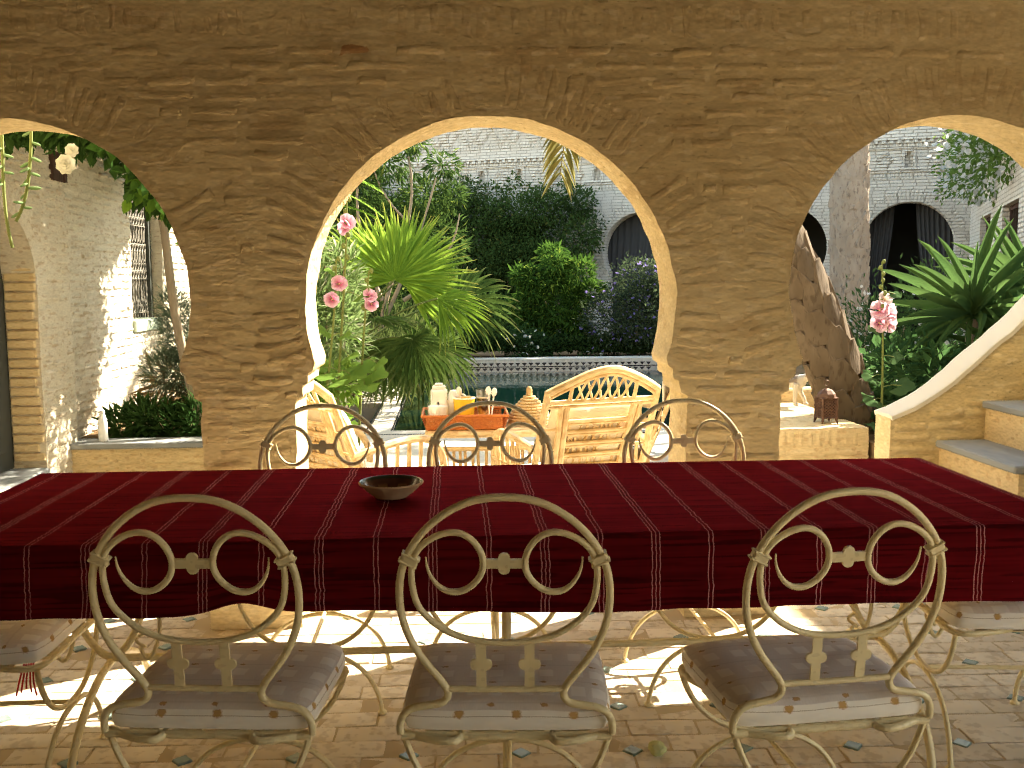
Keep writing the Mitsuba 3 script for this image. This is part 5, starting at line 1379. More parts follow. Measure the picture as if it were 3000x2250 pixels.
# hollyhocks
def petal_flower(R, seed, c0=(0.72, 0.33, 0.52), c1=(0.80, 0.58, 0.71), eye=(0.45, 0.06, 0.16)):
    r = np.random.default_rng(seed)
    V, F_, Cc = [], [], []
    for p in range(5):
        a0 = p * 2 * np.pi / 5 + r.normal(0, 0.1); nr, na = 4, 7
        b0 = len(V)
        for i in range(nr + 1):
            t = i / nr
            for j in range(na):
                s = (j / (na - 1) - 0.5) * 1.5
                rr_ = R * t * (1 - 0.10 * (2 * abs(s) / 1.5) ** 2 + 0.05 * math.sin(s * 9 + p))
                a = a0 + s * (0.35 + 0.65 * min(1, t * 1.6))
                z_ = R * (0.35 * (1 - t) * -1 + 0.28 * t ** 2 * 0.6 + 0.07 * math.sin(s * 8 + 2 * p) * t) + 0.012 * (p % 2)
                V.append((rr_ * math.cos(a), rr_ * math.sin(a), z_))
                k = np.clip(t * 1.5 - 0.25, 0, 1); q = r.random() * 0.3 + 0.7 * t
                Cc.append(np.array(eye) * (1 - k) + (np.array(c0) * (1 - q) + np.array(c1) * q) * k)
        for i in range(nr):
            for j in range(na - 1):
                p0 = b0 + i * na + j
                F_ += [(p0, p0 + na, p0 + na + 1), (p0, p0 + na + 1, p0 + 1)]
    return trimesh.Trimesh(np.array(V), np.array(F_), process=False), np.array(Cc)

def lobed_leaf(R, seed):
    r = np.random.default_rng(seed)
    n = 26; V = [(0, 0, 0)]
    for ring in (0.5, 1.0):
        for i in range(n):
            a = -2.7 + 5.4 * i / (n - 1) + np.pi / 2
            lob = 0.80 + 0.22 * abs(math.cos((a - np.pi / 2) * 2.2)) + 0.03 * r.normal()
            rad = R * ring * (lob if ring == 1 else 0.95)
            z_ = -0.16 * R * ring ** 2 + 0.10 * R * math.sin(3 * a) * ring + 0.02 * R * r.normal() * ring
            V.append((rad * math.cos(a), rad * math.sin(a) + 0.0, z_))
    F_ = [(0, 1 + i, 2 + i) for i in range(n - 1)]
    for i in range(n - 1):
        F_ += [(1 + i, 1 + n + i, 2 + n + i), (1 + i, 2 + n + i, 2 + i)]
    V = np.array(V); 
    return trimesh.Trimesh(V, np.array(F_), process=False)

scene['l_pink'] = {'type': 'principledthin', 'base_color': VC, 'roughness': 0.6, 'diff_trans': 0.8, 'eta': 1.3}
leaf_bsdf('l_holly', (0.15, 0.26, 0.055), 1.0, 0.55)
leaf_bsdf('l_holly_dark', (0.075, 0.14, 0.06), 0.8, 0.5)
LOB = [mikit.ply(lobed_leaf(1.0, s), 'l_holly', True) for s in range(4)]

def hollyhock(key, label, pts, flowers, leaves, buds=0, dark=False, white=()):
    sp_ = spline(pts, 30)
    put(key + '__stem', tube(sp_, np.linspace(0.011, 0.005, 30), 7), 'm_stem', 60)
    for i, (P, d, R_) in enumerate(flowers):
        w = i in white
        m, c = petal_flower(R_, hash_(key) + i, *(((0.78, 0.66, 0.70), (0.84, 0.78, 0.80), (0.55, 0.35, 0.25)) if w else ((0.74, 0.42, 0.55), (0.80, 0.63, 0.71), (0.55, 0.16, 0.26)) if dark else ()))
        k = child(key, 'flower')
        put(k, m, 'l_pink', True, color=c, M=mat(orient(P, np.cross(unit(d), (0.3, 0, 1)), unit(d))))
        st_ = trimesh.creation.icosphere(1, 0.10 * R_)
        put(k + '__stamen', st_.apply_translation(np.array(P) + unit(d) * 0.05 * R_), 'm_straw')
    for i, (P, d, up, R_) in enumerate(leaves):
        q = sp_[np.argmin(np.linalg.norm(sp_ - P, axis=1))]
        k = child(key, 'leaf')
        reuse(k, LOB[i % 4], mat(orient(P, d, up, R_)), 'l_holly_dark' if dark else None)
        put(k + '__stalk', tube(np.array([q, (q + P) / 2 + [0, 0, 0.01], P]), 0.003, 5), 'm_stem')
    for i in range(buds):
        t = sp_[-1 - i * 1] ; off = 0.014 * np.array([math.cos(i * 2.4), math.sin(i * 2.4), 0])
        put(child(key, 'bud'), trimesh.creation.icosphere(1, 0.013 + 0.0006 * i).apply_scale([1, 1, 1.3]).apply_translation(t + off), 'm_stem', True)
    tag(key, label, 'flower', 'tall pink hollyhocks')

def hash_(s):
    return sum(ord(ch) for ch in s) * 7 % 9973

CAMD = (0.1, -1, 0.05)
hollyhock(numbered('hollyhock'), 'tall hollyhock with one pink bloom near its top beside the left pillar', [(-0.72, 6.05, 0), (-0.70, 6.05, 0.9), (-0.64, 6.02, 1.6), (-0.62, 6.0, 1.97)], [((-0.618, 5.98, 1.835), (0.35, -0.8, 0.3), 0.052), ((-0.632, 5.98, 1.80), (-0.6, -0.7, 0.1), 0.048)],
          [((-0.78, 5.95, 0.98), (-0.6, -0.6, 0.1), (0, -0.5, 1), 0.085), ((-0.62, 5.95, 0.94), (0.8, -0.4, 0.1), (0, -0.6, 1), 0.10), ((-0.62, 5.9, 1.05), (0.6, -0.6, 0.2), (0, -0.6, 0.8), 0.07), ((-0.76, 5.95, 1.2), (-0.6, -0.5, 0.2), (0.2, -0.6, 0.8), 0.06), ((-0.56, 6.0, 1.4), (0.7, -0.3, 0.3), (0, -0.5, 1), 0.05), ((-0.72, 6.0, 1.55), (-0.7, -0.3, 0.3), (0, -0.5, 1), 0.045)], buds=6)
hollyhock(numbered('hollyhock'), 'hollyhock with two pale pink blooms closest to the left pillar', [(-0.80, 5.9, 0), (-0.76, 5.9, 0.8), (-0.70, 5.9, 1.3), (-0.68, 5.9, 1.62)], [((-0.662, 5.87, 1.475), (0.1, -0.95, 0.25), 0.050), ((-0.706, 5.86, 1.385), (-0.1, -0.95, -0.1), 0.047)],
          [((-0.76, 5.85, 0.95), (0.2, -0.8, 0.0), (0, -0.5, 1), 0.11), ((-0.88, 5.85, 0.88), (-0.7, -0.5, 0.1), (0, -0.5, 1), 0.09), ((-0.70, 5.82, 0.90), (0.4, -0.8, 0.1), (0, -0.6, 0.8), 0.08), ((-0.80, 5.85, 1.1), (-0.5, -0.7, 0.2), (0, -0.6, 0.8), 0.06), ((-0.64, 5.85, 1.18), (0.7, -0.6, 0.2), (0, -0.6, 0.8), 0.05)], buds=5)
hollyhock(numbered('hollyhock'), 'leaning hollyhock with a bright pink double bloom in front of the fan palm', [(-0.62, 6.2, 0), (-0.58, 6.15, 0.8), (-0.54, 6.05, 1.2), (-0.50, 6.0, 1.55)], [((-0.497, 5.98, 1.40), (0.25, -0.9, 0.4), 0.046), ((-0.488, 5.98, 1.355), (0.1, -0.95, -0.2), 0.044)],
          [((-0.58, 6.1, 0.98), (0.7, -0.5, 0.0), (0, -0.6, 1), 0.12), ((-0.50, 6.05, 0.93), (0.8, -0.4, 0.1), (0, -0.6, 0.9), 0.10), ((-0.66, 6.1, 0.85), (-0.4, -0.7, 0.1), (0, -0.6, 0.9), 0.09), ((-0.46, 6.0, 1.0), (0.7, -0.5, 0.3), (0, -0.6, 0.8), 0.065), ((-0.60, 6.0, 1.15), (-0.3, -0.8, 0.2), (0, -0.6, 0.8), 0.055), ((-0.54, 6.0, 0.87), (0.5, -0.8, -0.1), (0, -0.4, 1), 0.10)], buds=5)
hollyhock(numbered('hollyhock'), 'tall pale pink hollyhock in the bed behind the stair parapet', [(3.07, 6.95, 0.30), (3.07, 6.95, 0.8), (3.055, 6.95, 1.3), (3.04, 6.95, 1.60)],
          [((3.02, 6.92, 1.255), (-0.3, -0.9, 0.3), 0.072), ((3.09, 6.92, 1.245), (0.45, -0.85, 0.1), 0.070), ((3.02, 6.92, 1.165), (-0.3, -0.9, -0.1), 0.068), ((3.09, 6.92, 1.160), (0.3, -0.9, -0.2), 0.066), ((3.055, 6.92, 1.335), (0.1, -0.85, 0.5), 0.055)],
          [((3.02, 6.85, 0.44), (-0.3, -0.8, -0.1), (0, -0.6, 0.8), 0.11), ((3.16, 6.88, 0.55), (0.7, -0.6, 0.0), (0, -0.7, 0.7), 0.12), ((2.98, 6.88, 0.62), (-0.7, -0.6, 0.0), (0, -0.7, 0.7), 0.10), ((3.18, 6.88, 0.72), (0.8, -0.5, 0.1), (0, -0.7, 0.7), 0.09), ((2.97, 6.9, 0.78), (-0.8, -0.4, 0.1), (0, -0.7, 0.7), 0.08), ((3.13, 6.9, 0.92), (0.7, -0.5, 0.2), (0, -0.7, 0.7), 0.06), ((2.99, 6.92, 1.12), (-0.8, -0.3, 0.1), (0, -0.6, 0.8), 0.055), ((3.13, 6.92, 1.37), (0.8, -0.3, -0.2), (0, -0.6, 0.8), 0.045)], buds=10, dark=True, white=(4,))
shrub('hollyhock_undergrowth', 'bright green leafy undergrowth below the pink hollyhocks', 'plant', [((-0.88, 6.25, 0.55), (0.16, 0.2, 0.40)), ((-1.05, 6.3, 0.4), (0.2, 0.2, 0.35)), ((-0.74, 6.2, 0.86), (0.12, 0.12, 0.14))], 900, small_leaf(0.075, 0.05), (0.7, 1.4), (0.13, 0.24, 0.04), (0.24, 0.36, 0.07), 9, hi=((0.4, 0.43, 0.3), 0.08))
# ---------------------------------------------------------------- palms on the right, yuccas, vines
def frond_axis(axis, n, ll, lw, c0, c1, seed, hang=0.6, start=0.15):
    r = np.random.default_rng(seed)
    ax = spline(axis, 40, k=3); t = np.linspace(0, 1, 40); tan = np.gradient(ax, axis=0)
    lf = blade(1.0, 1.0, 3, 0.05, 0.3, 1.0, 0.3, 0.3); mats = []
    for i in range(n):
        tt = start + (1 - start) * (i + 0.5) / n
        p = np.array([np.interp(tt, t, ax[:, k]) for k in range(3)]); d = unit([np.interp(tt, t, tan[:, k]) for k in range(3)])
        side = np.cross(d, (0, 0, 1)); side = unit(side) if np.linalg.norm(side) > 0.25 else unit(np.cross(d, (0.2, 1, 0)))
        sc = ll * (0.45 + 0.55 * math.sin(math.pi * min(1, 0.12 + 0.80 * tt)))
        for sg in (1, -1):
            dr_ = unit(side * sg * (0.8 - (0.35 if hang > 0.3 else 0.15) * tt) + d * ((0.75 if hang > 0.3 else 0.62) + 0.5 * tt) + np.array([0, 0, -hang * 0.5]) + r.normal(0, 0.05, 3))
            mats.append(orient(p, dr_, (0, -0.6, 0.8), (lw, sc, sc), r.normal(0, 0.4)))
    m = scatter(lf, np.array(mats)); q = r.random(len(mats))[:, None]
    c = np.repeat(np.array(c0) * (1 - q) + np.array(c1) * q, len(lf.vertices), 0)
    rt = tube(ax, np.linspace(0.016, 0.003, 40), 5)
    return cat_([m, rt]), np.vstack([c, np.tile([[0.25, 0.22, 0.09]], (len(rt.vertices), 1))])

def bark_f(a, b, c):
    def f(p, n, uv):
        w = fbm(p.x * 14, p.y * 14, p.z * 5, 4)
        return mix(mix(a, b, w), c, 0.6 * smoothstep(0.55, 0.75, fbm(p.x * 40, p.y * 40, p.z * 12, 3)))
    return f
bsdf('m_palm_boot', proc(bark_f((0.16, 0.125, 0.092), (0.095, 0.07, 0.048), (0.055, 0.038, 0.024))), 0.85, proc(lambda p, n, uv: 0.006 * fbm(p.x * 60, p.y * 60, p.z * 12, 3), 2e-3), specular=0.15)
bsdf('m_palm_old', proc(bark_f((0.35, 0.295, 0.245), (0.21, 0.17, 0.135), (0.11, 0.085, 0.065))), 0.95, proc(lambda p, n, uv: 0.012 * fbm(p.x * 30, p.y * 30, p.z * 14, 3), 3e-3), specular=0.1)
bsdf('m_palm_core', (0.12, 0.075, 0.04), 0.95, specular=0.05)

def boot(w, h, th, seed):
    """a cut leaf base: broad at the foot, narrow cut top leaning out"""
    r = np.random.default_rng(seed)
    P = []
    for z_, ww, o in ((0, 1.0, -0.02), (0.30, 1.04, 0.03), (0.6, 0.82, 0.09), (0.88, 0.56, 0.15), (1.0, 0.44, 0.19)):
        P.append([(s * ww * w / 2, -o * h * 1.0 - (0.28 * th if abs(s) > 0.9 else th if s == 0 else 0.72 * th), z_ * h) for s in (-1, -0.55, 0, 0.55, 1)])
    P = np.array(P) + r.normal(0, 0.004, (5, 5, 3)); Q = P + np.array([0, th * 1.6, 0])
    V = np.vstack([P.reshape(-1, 3), Q.reshape(-1, 3)]); F_ = []
    for i in range(4):
        for j in range(4):
            a_ = i * 5 + j
            F_ += [(a_, a_ + 1, a_ + 6), (a_, a_ + 6, a_ + 5)]
    for j in range(4):
        a_ = 20 + j; F_ += [(a_, a_ + 1, a_ + 26), (a_, a_ + 26, a_ + 25)]
    for i in range(4):
        for j in (0, 4):
            a_, b_ = i * 5 + j, i * 5 + 5 + j
            F_ += [(a_, b_, b_ + 25), (a_, b_ + 25, a_ + 25)]
    m = trimesh.Trimesh(V, np.array(F_), process=False); m.fix_normals()
    return m

BOOT = [boot(1.0, 1.0, 0.16, s) for s in range(8)]

def booted_trunk(key, axis, r0, r1, n, w, h, bs, lift, r_seed, only=None, jit=0.0):
    r = np.random.default_rng(r_seed)
    ax = spline(axis, 60, k=2)
    L = np.concatenate([[0], np.cumsum(np.linalg.norm(np.diff(ax, axis=0), axis=1))]); tot = L[-1]
    put(key + '__trunk', tube(ax, np.linspace(r0, r1, 60) * (0.92 if jit == 0 else 1.0), 14), 'm_palm_core' if jit == 0 else bs, 60)
    ds = [mikit.ply(m, bs, 25) for m in BOOT]
    for i in range(n):
        s = tot * (i + 0.5) / n
        s = min(tot, max(0, s + jit * r.normal(0, 0.05)))
        p = np.array([np.interp(s, L, ax[:, k]) for k in range(3)])
        q = np.array([np.interp(min(s + 0.05, tot), L, ax[:, k]) for k in range(3)]) - np.array([np.interp(max(s - 0.05, 0), L, ax[:, k]) for k in range(3)])
        z_ = unit(q); a = i * 2.39996 + jit * r.normal(0, 0.3)
        o = np.array([math.cos(a), math.sin(a), 0]); o = unit(o - z_ * (o @ z_)); x = np.cross(-o, z_)
        rr_ = r0 + (r1 - r0) * s / tot
        if only is not None and o[1] > only:
            continue
        ww, hh = w * r.uniform(0.88 - 0.3 * jit, 1.12 + 0.3 * jit), h * r.uniform(0.85 - 0.5 * jit, 1.15 + 0.6 * jit)
        x = unit(x + z_ * jit * r.normal(0, 0.35)); z_ = np.cross(x, -o)
        reuse(child(key, 'leaf_base'), ds[r.integers(8)], mat(frame(p + o * rr_ * 0.93, x * ww, -o * hh * lift, z_ * hh)))

booted_trunk('leaning_palm', [(3.04, 7.26, 0.22), (2.92, 7.27, 0.58), (2.79, 7.29, 0.95), (2.60, 7.30, 1.38), (2.38, 7.30, 1.80), (2.04, 7.30, 2.40), (1.74, 7.30, 3.0)], 0.195, 0.15, 104, 0.21, 0.24, 'm_palm_boot', 0.55, 21)
tag('leaning_palm', 'leaning palm trunk clad in cut leaf bases behind the lantern', 'palm')
FC = ((0.07, 0.105, 0.032), (0.13, 0.165, 0.055))
top_ = np.array([1.74, 7.30, 3.02])
m, c = frond_axis([top_, (1.40, 6.9, 3.36), (1.02, 6.5, 3.22), (0.80, 6.35, 2.80), (0.715, 6.30, 2.42), (0.675, 6.30, 2.13)], 46, 0.34, 0.016, (0.16, 0.16, 0.06), (0.24, 0.22, 0.09), 31, hang=0.0)
put(child('leaning_palm', 'frond'), m, 'l_fan', False, color=c)
m, c = frond_axis([top_, (1.15, 6.6, 3.55), (0.68, 6.2, 3.48), (0.33, 6.05, 3.1), (0.22, 6.0, 2.72), (0.18, 6.0, 2.50)], 44, 0.30, 0.016, (0.16, 0.15, 0.06), (0.26, 0.22, 0.10), 32, hang=0.0)
put(child('leaning_palm', 'frond'), m, 'l_fan', False, color=c)
for i in range(15):
    a = i * 2.39996 + 0.4; R_ = 1.75 + 0.2 * math.sin(i * 3.1); e = 0.55 + 0.5 * (i % 4) / 4
    o = np.array([math.cos(a), math.sin(a), 0])
    if o[1] < -0.55:
        continue
    m, c = frond_axis([top_, top_ + o * 0.4 * R_ + [0, 0, 0.55 * e + 0.1], top_ + o * 0.8 * R_ + [0, 0, 0.55 * e], top_ + o * R_ + [0, 0, 0.1 * e]], 34, 0.36, 0.022, *FC, 40 + i)
    put(child('leaning_palm', 'frond'), m, 'l_fan', False, color=c)

booted_trunk('tall_palm', [(5.22, 13.0, 0.0), (5.24, 13.0, 1.5), (5.20, 13.0, 3.0), (5.22, 13.0, 5.6)], 0.25, 0.24, 560, 0.21, 0.11, 'm_palm_old', 0.75, 22, only=0.2, jit=0.7)
tag('tall_palm', 'thick upright old palm trunk with rough bark in front of the far arch', 'palm')
for i in range(24):
    a = i * 2.39996; R_ = 2.6 + 0.4 * math.sin(i * 2.7); e = 0.2 + 1.6 * ((i * 7) % 24) / 24
    o = np.array([math.cos(a), math.sin(a), 0]); top2 = np.array([5.22, 13.0, 5.65])
    m, c = frond_axis([top2, top2 + o * 0.4 * R_ + [0, 0, 0.55 * e + 0.2], top2 + o * 0.8 * R_ + [0, 0, 0.5 * e], top2 + o * R_ + [0, 0, 0.5 * e - 0.6]], 36, 0.42, 0.028, *FC, 90 + i)
    put(child('tall_palm', 'frond'), m, 'l_fan', False, color=c)

leaf_bsdf('l_yucca', proc(lambda p, n, uv: mix((0.050, 0.105, 0.035), (0.105, 0.18, 0.055), noise(p.x * 3, p.y * 3, p.z * 3))), 0.75, 0.35)
def yucca(key, label, c, n, L, W, seed, zmin=-0.5):
    r = np.random.default_rng(seed)
    ds = [mikit.ply(blade(1.0, 1.0, 7, b_, 0.22, 0.8, 0.55, 0.35), 'l_yucca', True) for b_ in (0.03, 0.10, 0.25, 0.5)]
    put(key + '__trunk', tube(np.array([(c[0], c[1], 0.1), (c[0], c[1], c[2] * 0.6), c]), np.array([0.07, 0.06, 0.05]), 9), 'm_palm_old')
    for i in range(n):
        a = i * 2.39996; z_ = 1 - (1 - zmin) * (i + 0.5) / n
        d = np.array([math.cos(a) * math.sqrt(max(0, 1 - z_ * z_)), math.sin(a) * math.sqrt(max(0, 1 - z_ * z_)), z_])
        l_ = L * r.uniform(0.8, 1.12)
        reuse(child(key, 'leaf'), ds[min(3, int((1 - z_) * 1.6 + r.random() * 1.2))], mat(orient(np.array(c) + d * 0.03, d, (0, 0, 1), (W, l_, l_), r.normal(0, 0.3))))
    tag(key, label, 'yucca', 'spiky yuccas behind the stair parapet')
yucca(numbered('yucca'), 'spiky green yucca standing before the right far arch', (4.02, 7.5, 1.16), 44, 0.80, 0.040, 51)
yucca(numbered('yucca'), 'spiky yucca at the right edge in front of the barred windows', (4.72, 7.9, 1.30), 44, 0.88, 0.040, 52)
yucca(numbered('yucca'), 'lower yucca with arching leaves just above the stair parapet', (4.35, 7.35, 0.80), 52, 0.70, 0.05, 53, -0.3)
shrub('daisy_bush', 'wide dark bush sprinkled with small white flowers between palm and yucca', 'bush', [((4.2, 9.6, 0.75), (0.55, 0.5, 0.55)), ((4.75, 9.6, 0.9), (0.5, 0.5, 0.65)), ((3.85, 9.4, 0.55), (0.4, 0.45, 0.4)), ((5.3, 9.8, 0.8), (0.5, 0.5, 0.6)), ((4.0, 8.7, 0.4), (0.5, 0.5, 0.35)), ((4.6, 8.8, 0.5), (0.55, 0.5, 0.45)), ((3.55, 8.5, 0.38), (0.35, 0.4, 0.32))], 16000, small_leaf(0.055, 0.016), (0.8, 1.6), (0.035, 0.075, 0.025), (0.075, 0.13, 0.045), 54, flowers=(FLW, (0.75, 1.3), (0.76, 0.75, 0.72), 420), grav=0.2, stems=[([(4.3, 9.5, 0), (4.3, 9.5, 0.5), (4.4, 9.5, 1.0)], 0.02, 0.01)])
shrub('bed_foliage', 'dark broad leaved plants at the foot of the leaning palm', 'plant', [((3.30, 7.15, 0.42), (0.28, 0.25, 0.2)), ((3.65, 7.1, 0.5), (0.35, 0.3, 0.3)), ((4.0, 7.0, 0.7), (0.35, 0.25, 0.3)), ((4.3, 6.9, 0.9), (0.3, 0.25, 0.35)), ((3.5, 7.0, 0.75), (0.2, 0.2, 0.2)), ((2.62, 8.6, 0.75), (0.28, 0.2, 0.35)), ((3.5, 7.6, 0.7), (0.4, 0.3, 0.3)), ((2.45, 8.7, 0.95), (0.2, 0.2, 0.3))], 2600, small_leaf(0.11, 0.06), (0.7, 1.3), (0.035, 0.085, 0.03), (0.075, 0.15, 0.05), 55)
def wing_pt(n_, t, z_):
    p = P_C + N_FAR * n_ - E_FAR * t
    return (p[0], p[1], z_)
shrub('white_climber', 'climbing plant with white blossoms over the top of the right wing', 'climber', [(wing_pt(n_, 0.12, z_), (0.65, 0.5, 0.36)) for n_, z_ in ((2.6, 3.5), (3.6, 3.75), (4.6, 3.5), (4.2, 3.05), (5.6, 3.55), (6.4, 3.2), (5.4, 3.9), (7.2, 3.6), (2.0, 3.15), (6.8, 4.2))], 4200, LEAF, (1.2, 2.2), (0.09, 0.16, 0.035), (0.17, 0.26, 0.06), 56, flowers=(FLW, (1.2, 2.6), (0.72, 0.72, 0.70), 1100), fill=0.5)
shrub('sapling', 'thin sapling with light leaves in front of the dark middle arch', 'sapling', [((3.72, 11.5, 1.75), (0.25, 0.3, 0.28)), ((3.95, 11.6, 1.4), (0.25, 0.3, 0.25)), ((3.6, 11.6, 1.2), (0.22, 0.25, 0.2))], 900, NARROW, (0.7, 1.2), (0.06, 0.11, 0.035), (0.12, 0.18, 0.06), 57, stems=[([(3.85, 11.5, 0.1), (3.85, 11.5, 0.9), (3.72, 11.5, 1.5), (3.62, 11.5, 2.1)], 0.02, 0.008), ([(3.85, 11.5, 0.9), (4.0, 11.5, 1.4), (4.05, 11.5, 1.8)], 0.012, 0.006)])

# shade tree and vine in the left arch
tr = spline([(-2.00, 7.95, 0.26), (-2.06, 7.93, 0.6), (-2.17, 7.9, 1.3), (-2.22, 7.9, 1.9), (-2.25, 7.9, 2.35), (-2.0, 8.1, 2.9)], 30)
put('shade_tree__trunk', tube(tr, np.linspace(0.038, 0.028, 30), 9), 'm_pale_bark', 60)
put('shade_tree__branch', cat_([tube(spline(q, 16), np.linspace(0.020, 0.008, 16), 6) for q in ([tr[22], (-1.8, 7.8, 2.6), (-1.5, 7.6, 2.9)], [tr[25], (-2.4, 7.4, 2.7), (-2.3, 6.6, 2.85)], [tr[27], (-1.6, 8.8, 2.95), (-1.3, 9.6, 3.1)], [tr[25], (-2.2, 8.8, 2.8), (-2.0, 9.8, 3.1)])]), 'm_pale_bark', 60)
r = np.random.default_rng(61)
tb = [((-1.7, 8.1, 2.95), (0.7, 0.6, 0.3)), ((-2.3, 7.3, 2.90), (0.55, 0.6, 0.28)), ((-1.2, 8.9, 3.1), (0.6, 0.6, 0.3)), ((-2.2, 9.6, 3.15), (0.6, 0.8, 0.35)), ((-2.0, 6.3, 2.8), (0.6, 0.6, 0.25)), ((-2.5, 8.4, 2.75), (0.45, 0.5, 0.25)), ((-1.4, 7.2, 3.0), (0.5, 0.5, 0.25)), ((-0.9, 8.2, 3.05), (0.5, 0.5, 0.25)), ((-0.7, 9.4, 3.2), (0.5, 0.6, 0.3)), ((-2.4, 9.0, 2.6), (0.4, 0.5, 0.2))]
P, D = blob_points(r, tb, 30000, 0.5)
m, c = leaves_at(r, P, D + [0, 0, -0.3], small_leaf(0.085, 0.055), (0.7, 1.3), (0.045, 0.095, 0.018), (0.10, 0.18, 0.035), 0.9)
put('shade_tree__crown', m, 'l_var', False, color=c)
tag('shade_tree', 'tree with a slim pale trunk beside the grilled window', 'tree')

def broad_leaf(seed):
    r_ = np.random.default_rng(seed)
    t = np.linspace(0, 1, 7); w = 0.36 * np.sin(np.pi * np.clip(t, 0, 1) ** 0.75) ** 0.9 * (1 - 0.25 * t) + 0.004
    V = []
    for k in range(7):
        z_ = -0.22 * t[k] ** 2 + 0.02 * r_.normal()
        V += [(-w[k], t[k], z_ + 0.22 * w[k]), (0, t[k], z_ - 0.03), (w[k], t[k], z_ + 0.22 * w[k])]
    F_ = []
    for k in range(6):
        for j in (0, 1):
            a_, b_ = 3 * k + j, 3 * k + 3 + j
            F_ += [(a_, a_ + 1, b_ + 1), (a_, b_ + 1, b_)]
    return trimesh.Trimesh(np.array(V), np.array(F_), process=False)

for i, cc in enumerate([(0.035, 0.085, 0.022), (0.055, 0.125, 0.025), (0.085, 0.18, 0.03), (0.14, 0.27, 0.035)]):
    leaf_bsdf('l_vine_%d' % i, cc, 0.9, 0.35)
VLD = [[mikit.ply(broad_leaf(s), 'l_vine_%d' % k, True) for s in range(3)] for k in range(4)]
vb = [((-1.62, 5.30, 2.24), (0.20, 0.22, 0.20)), ((-1.50, 5.25, 2.04), (0.17, 0.2, 0.16)), ((-1.78, 5.35, 2.38), (0.20, 0.25, 0.16)), ((-1.42, 5.3, 1.92), (0.11, 0.16, 0.12)), ((-1.62, 5.35, 2.02), (0.12, 0.15, 0.13)), ((-1.35, 5.4, 2.15), (0.18, 0.2, 0.2))]
P, D = blob_points(r, vb, 270, 0.15)
for i in range(len(P)):
    d = unit(D[i] * 0.5 + r.normal(0, 0.5, 3) + [0, -0.25, -0.55]); k = int(np.clip(r.normal(1.1 if P[i, 2] > 1.93 else 2.4, 0.8), 0, 3))
    s = r.uniform(0.050, 0.085)
    reuse(child('leafy_vine', 'leaf'), VLD[k][i % 3], mat(orient(P[i], d, (0, -0.8, 0.6), s, r.normal(0, 0.5))))
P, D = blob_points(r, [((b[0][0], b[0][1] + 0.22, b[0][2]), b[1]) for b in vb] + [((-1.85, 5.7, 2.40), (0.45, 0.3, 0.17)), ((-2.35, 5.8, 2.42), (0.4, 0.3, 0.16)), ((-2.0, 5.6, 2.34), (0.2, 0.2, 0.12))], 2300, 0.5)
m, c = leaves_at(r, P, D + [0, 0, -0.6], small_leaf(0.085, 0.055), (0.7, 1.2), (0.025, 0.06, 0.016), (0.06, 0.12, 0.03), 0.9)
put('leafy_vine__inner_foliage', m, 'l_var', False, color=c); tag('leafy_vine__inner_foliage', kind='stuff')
put('leafy_vine__stem', cat_([tube(spline(q, 16), np.linspace(0.010, 0.005, 16), 6) for q in ([(-2.1, 5.6, 2.6), (-1.8, 5.4, 2.45), (-1.55, 5.3, 2.2), (-1.44, 5.28, 1.95), (-1.36, 5.3, 1.70), (-1.30, 5.35, 1.62)], [(-1.9, 5.5, 2.55), (-1.6, 5.35, 2.35), (-1.4, 5.35, 2.2)], [(-1.38, 5.3, 1.76), (-1.36, 5.28, 1.70), (-1.345, 5.28, 1.66)])]), 'm_twig', 60)
for (P_, d) in (((-1.36, 5.28, 1.69), (-0.9, -0.4, 0.1)), ((-1.34, 5.28, 1.66), (0.2, -0.5, -0.9)), ((-1.37, 5.28, 1.72), (-0.4, -0.5, 0.7))):
    reuse(child('leafy_vine', 'leaf'), VLD[3][0], mat(orient(P_, d, (0, -0.8, 0.6), 0.07)))
tag('leafy_vine', 'broad leaved green vine hanging in the left arch', 'vine')
# two pale roses on the vine
for i, (P_, R_) in enumerate((((-1.90, 5.12, 2.075), 0.052), ((-1.875, 5.14, 2.145), 0.036))):
    k = numbered('pale_rose')
    ms = []
    for ring in range(4):
        for j in range(5 + ring):
            a = 2 * np.pi * (j + 0.5 * (ring % 2)) / (5 + ring); tl = 0.25 + 0.33 * ring
            pl = broad_leaf(ring * 7 + j).apply_scale([2.3, 1, 1])
            o = np.array([math.cos(a) * math.sin(tl), -math.cos(tl), math.sin(a) * math.sin(tl)])
            ms.append(pl.apply_transform(orient(np.array(P_), o, (0, -1, 0.01), R_ * (0.55 + 0.15 * ring))))
    bsdf('m_rose', (0.62, 0.62, 0.58), 0.8) if 'm_rose' not in scene else None
    put(k, cat_(ms), 'm_rose', True)
    tag(k, ('larger creamy white rose hanging at the edge of the vine', 'smaller creamy white rose just above the larger one')[i], 'rose', 'white roses in the left arch')
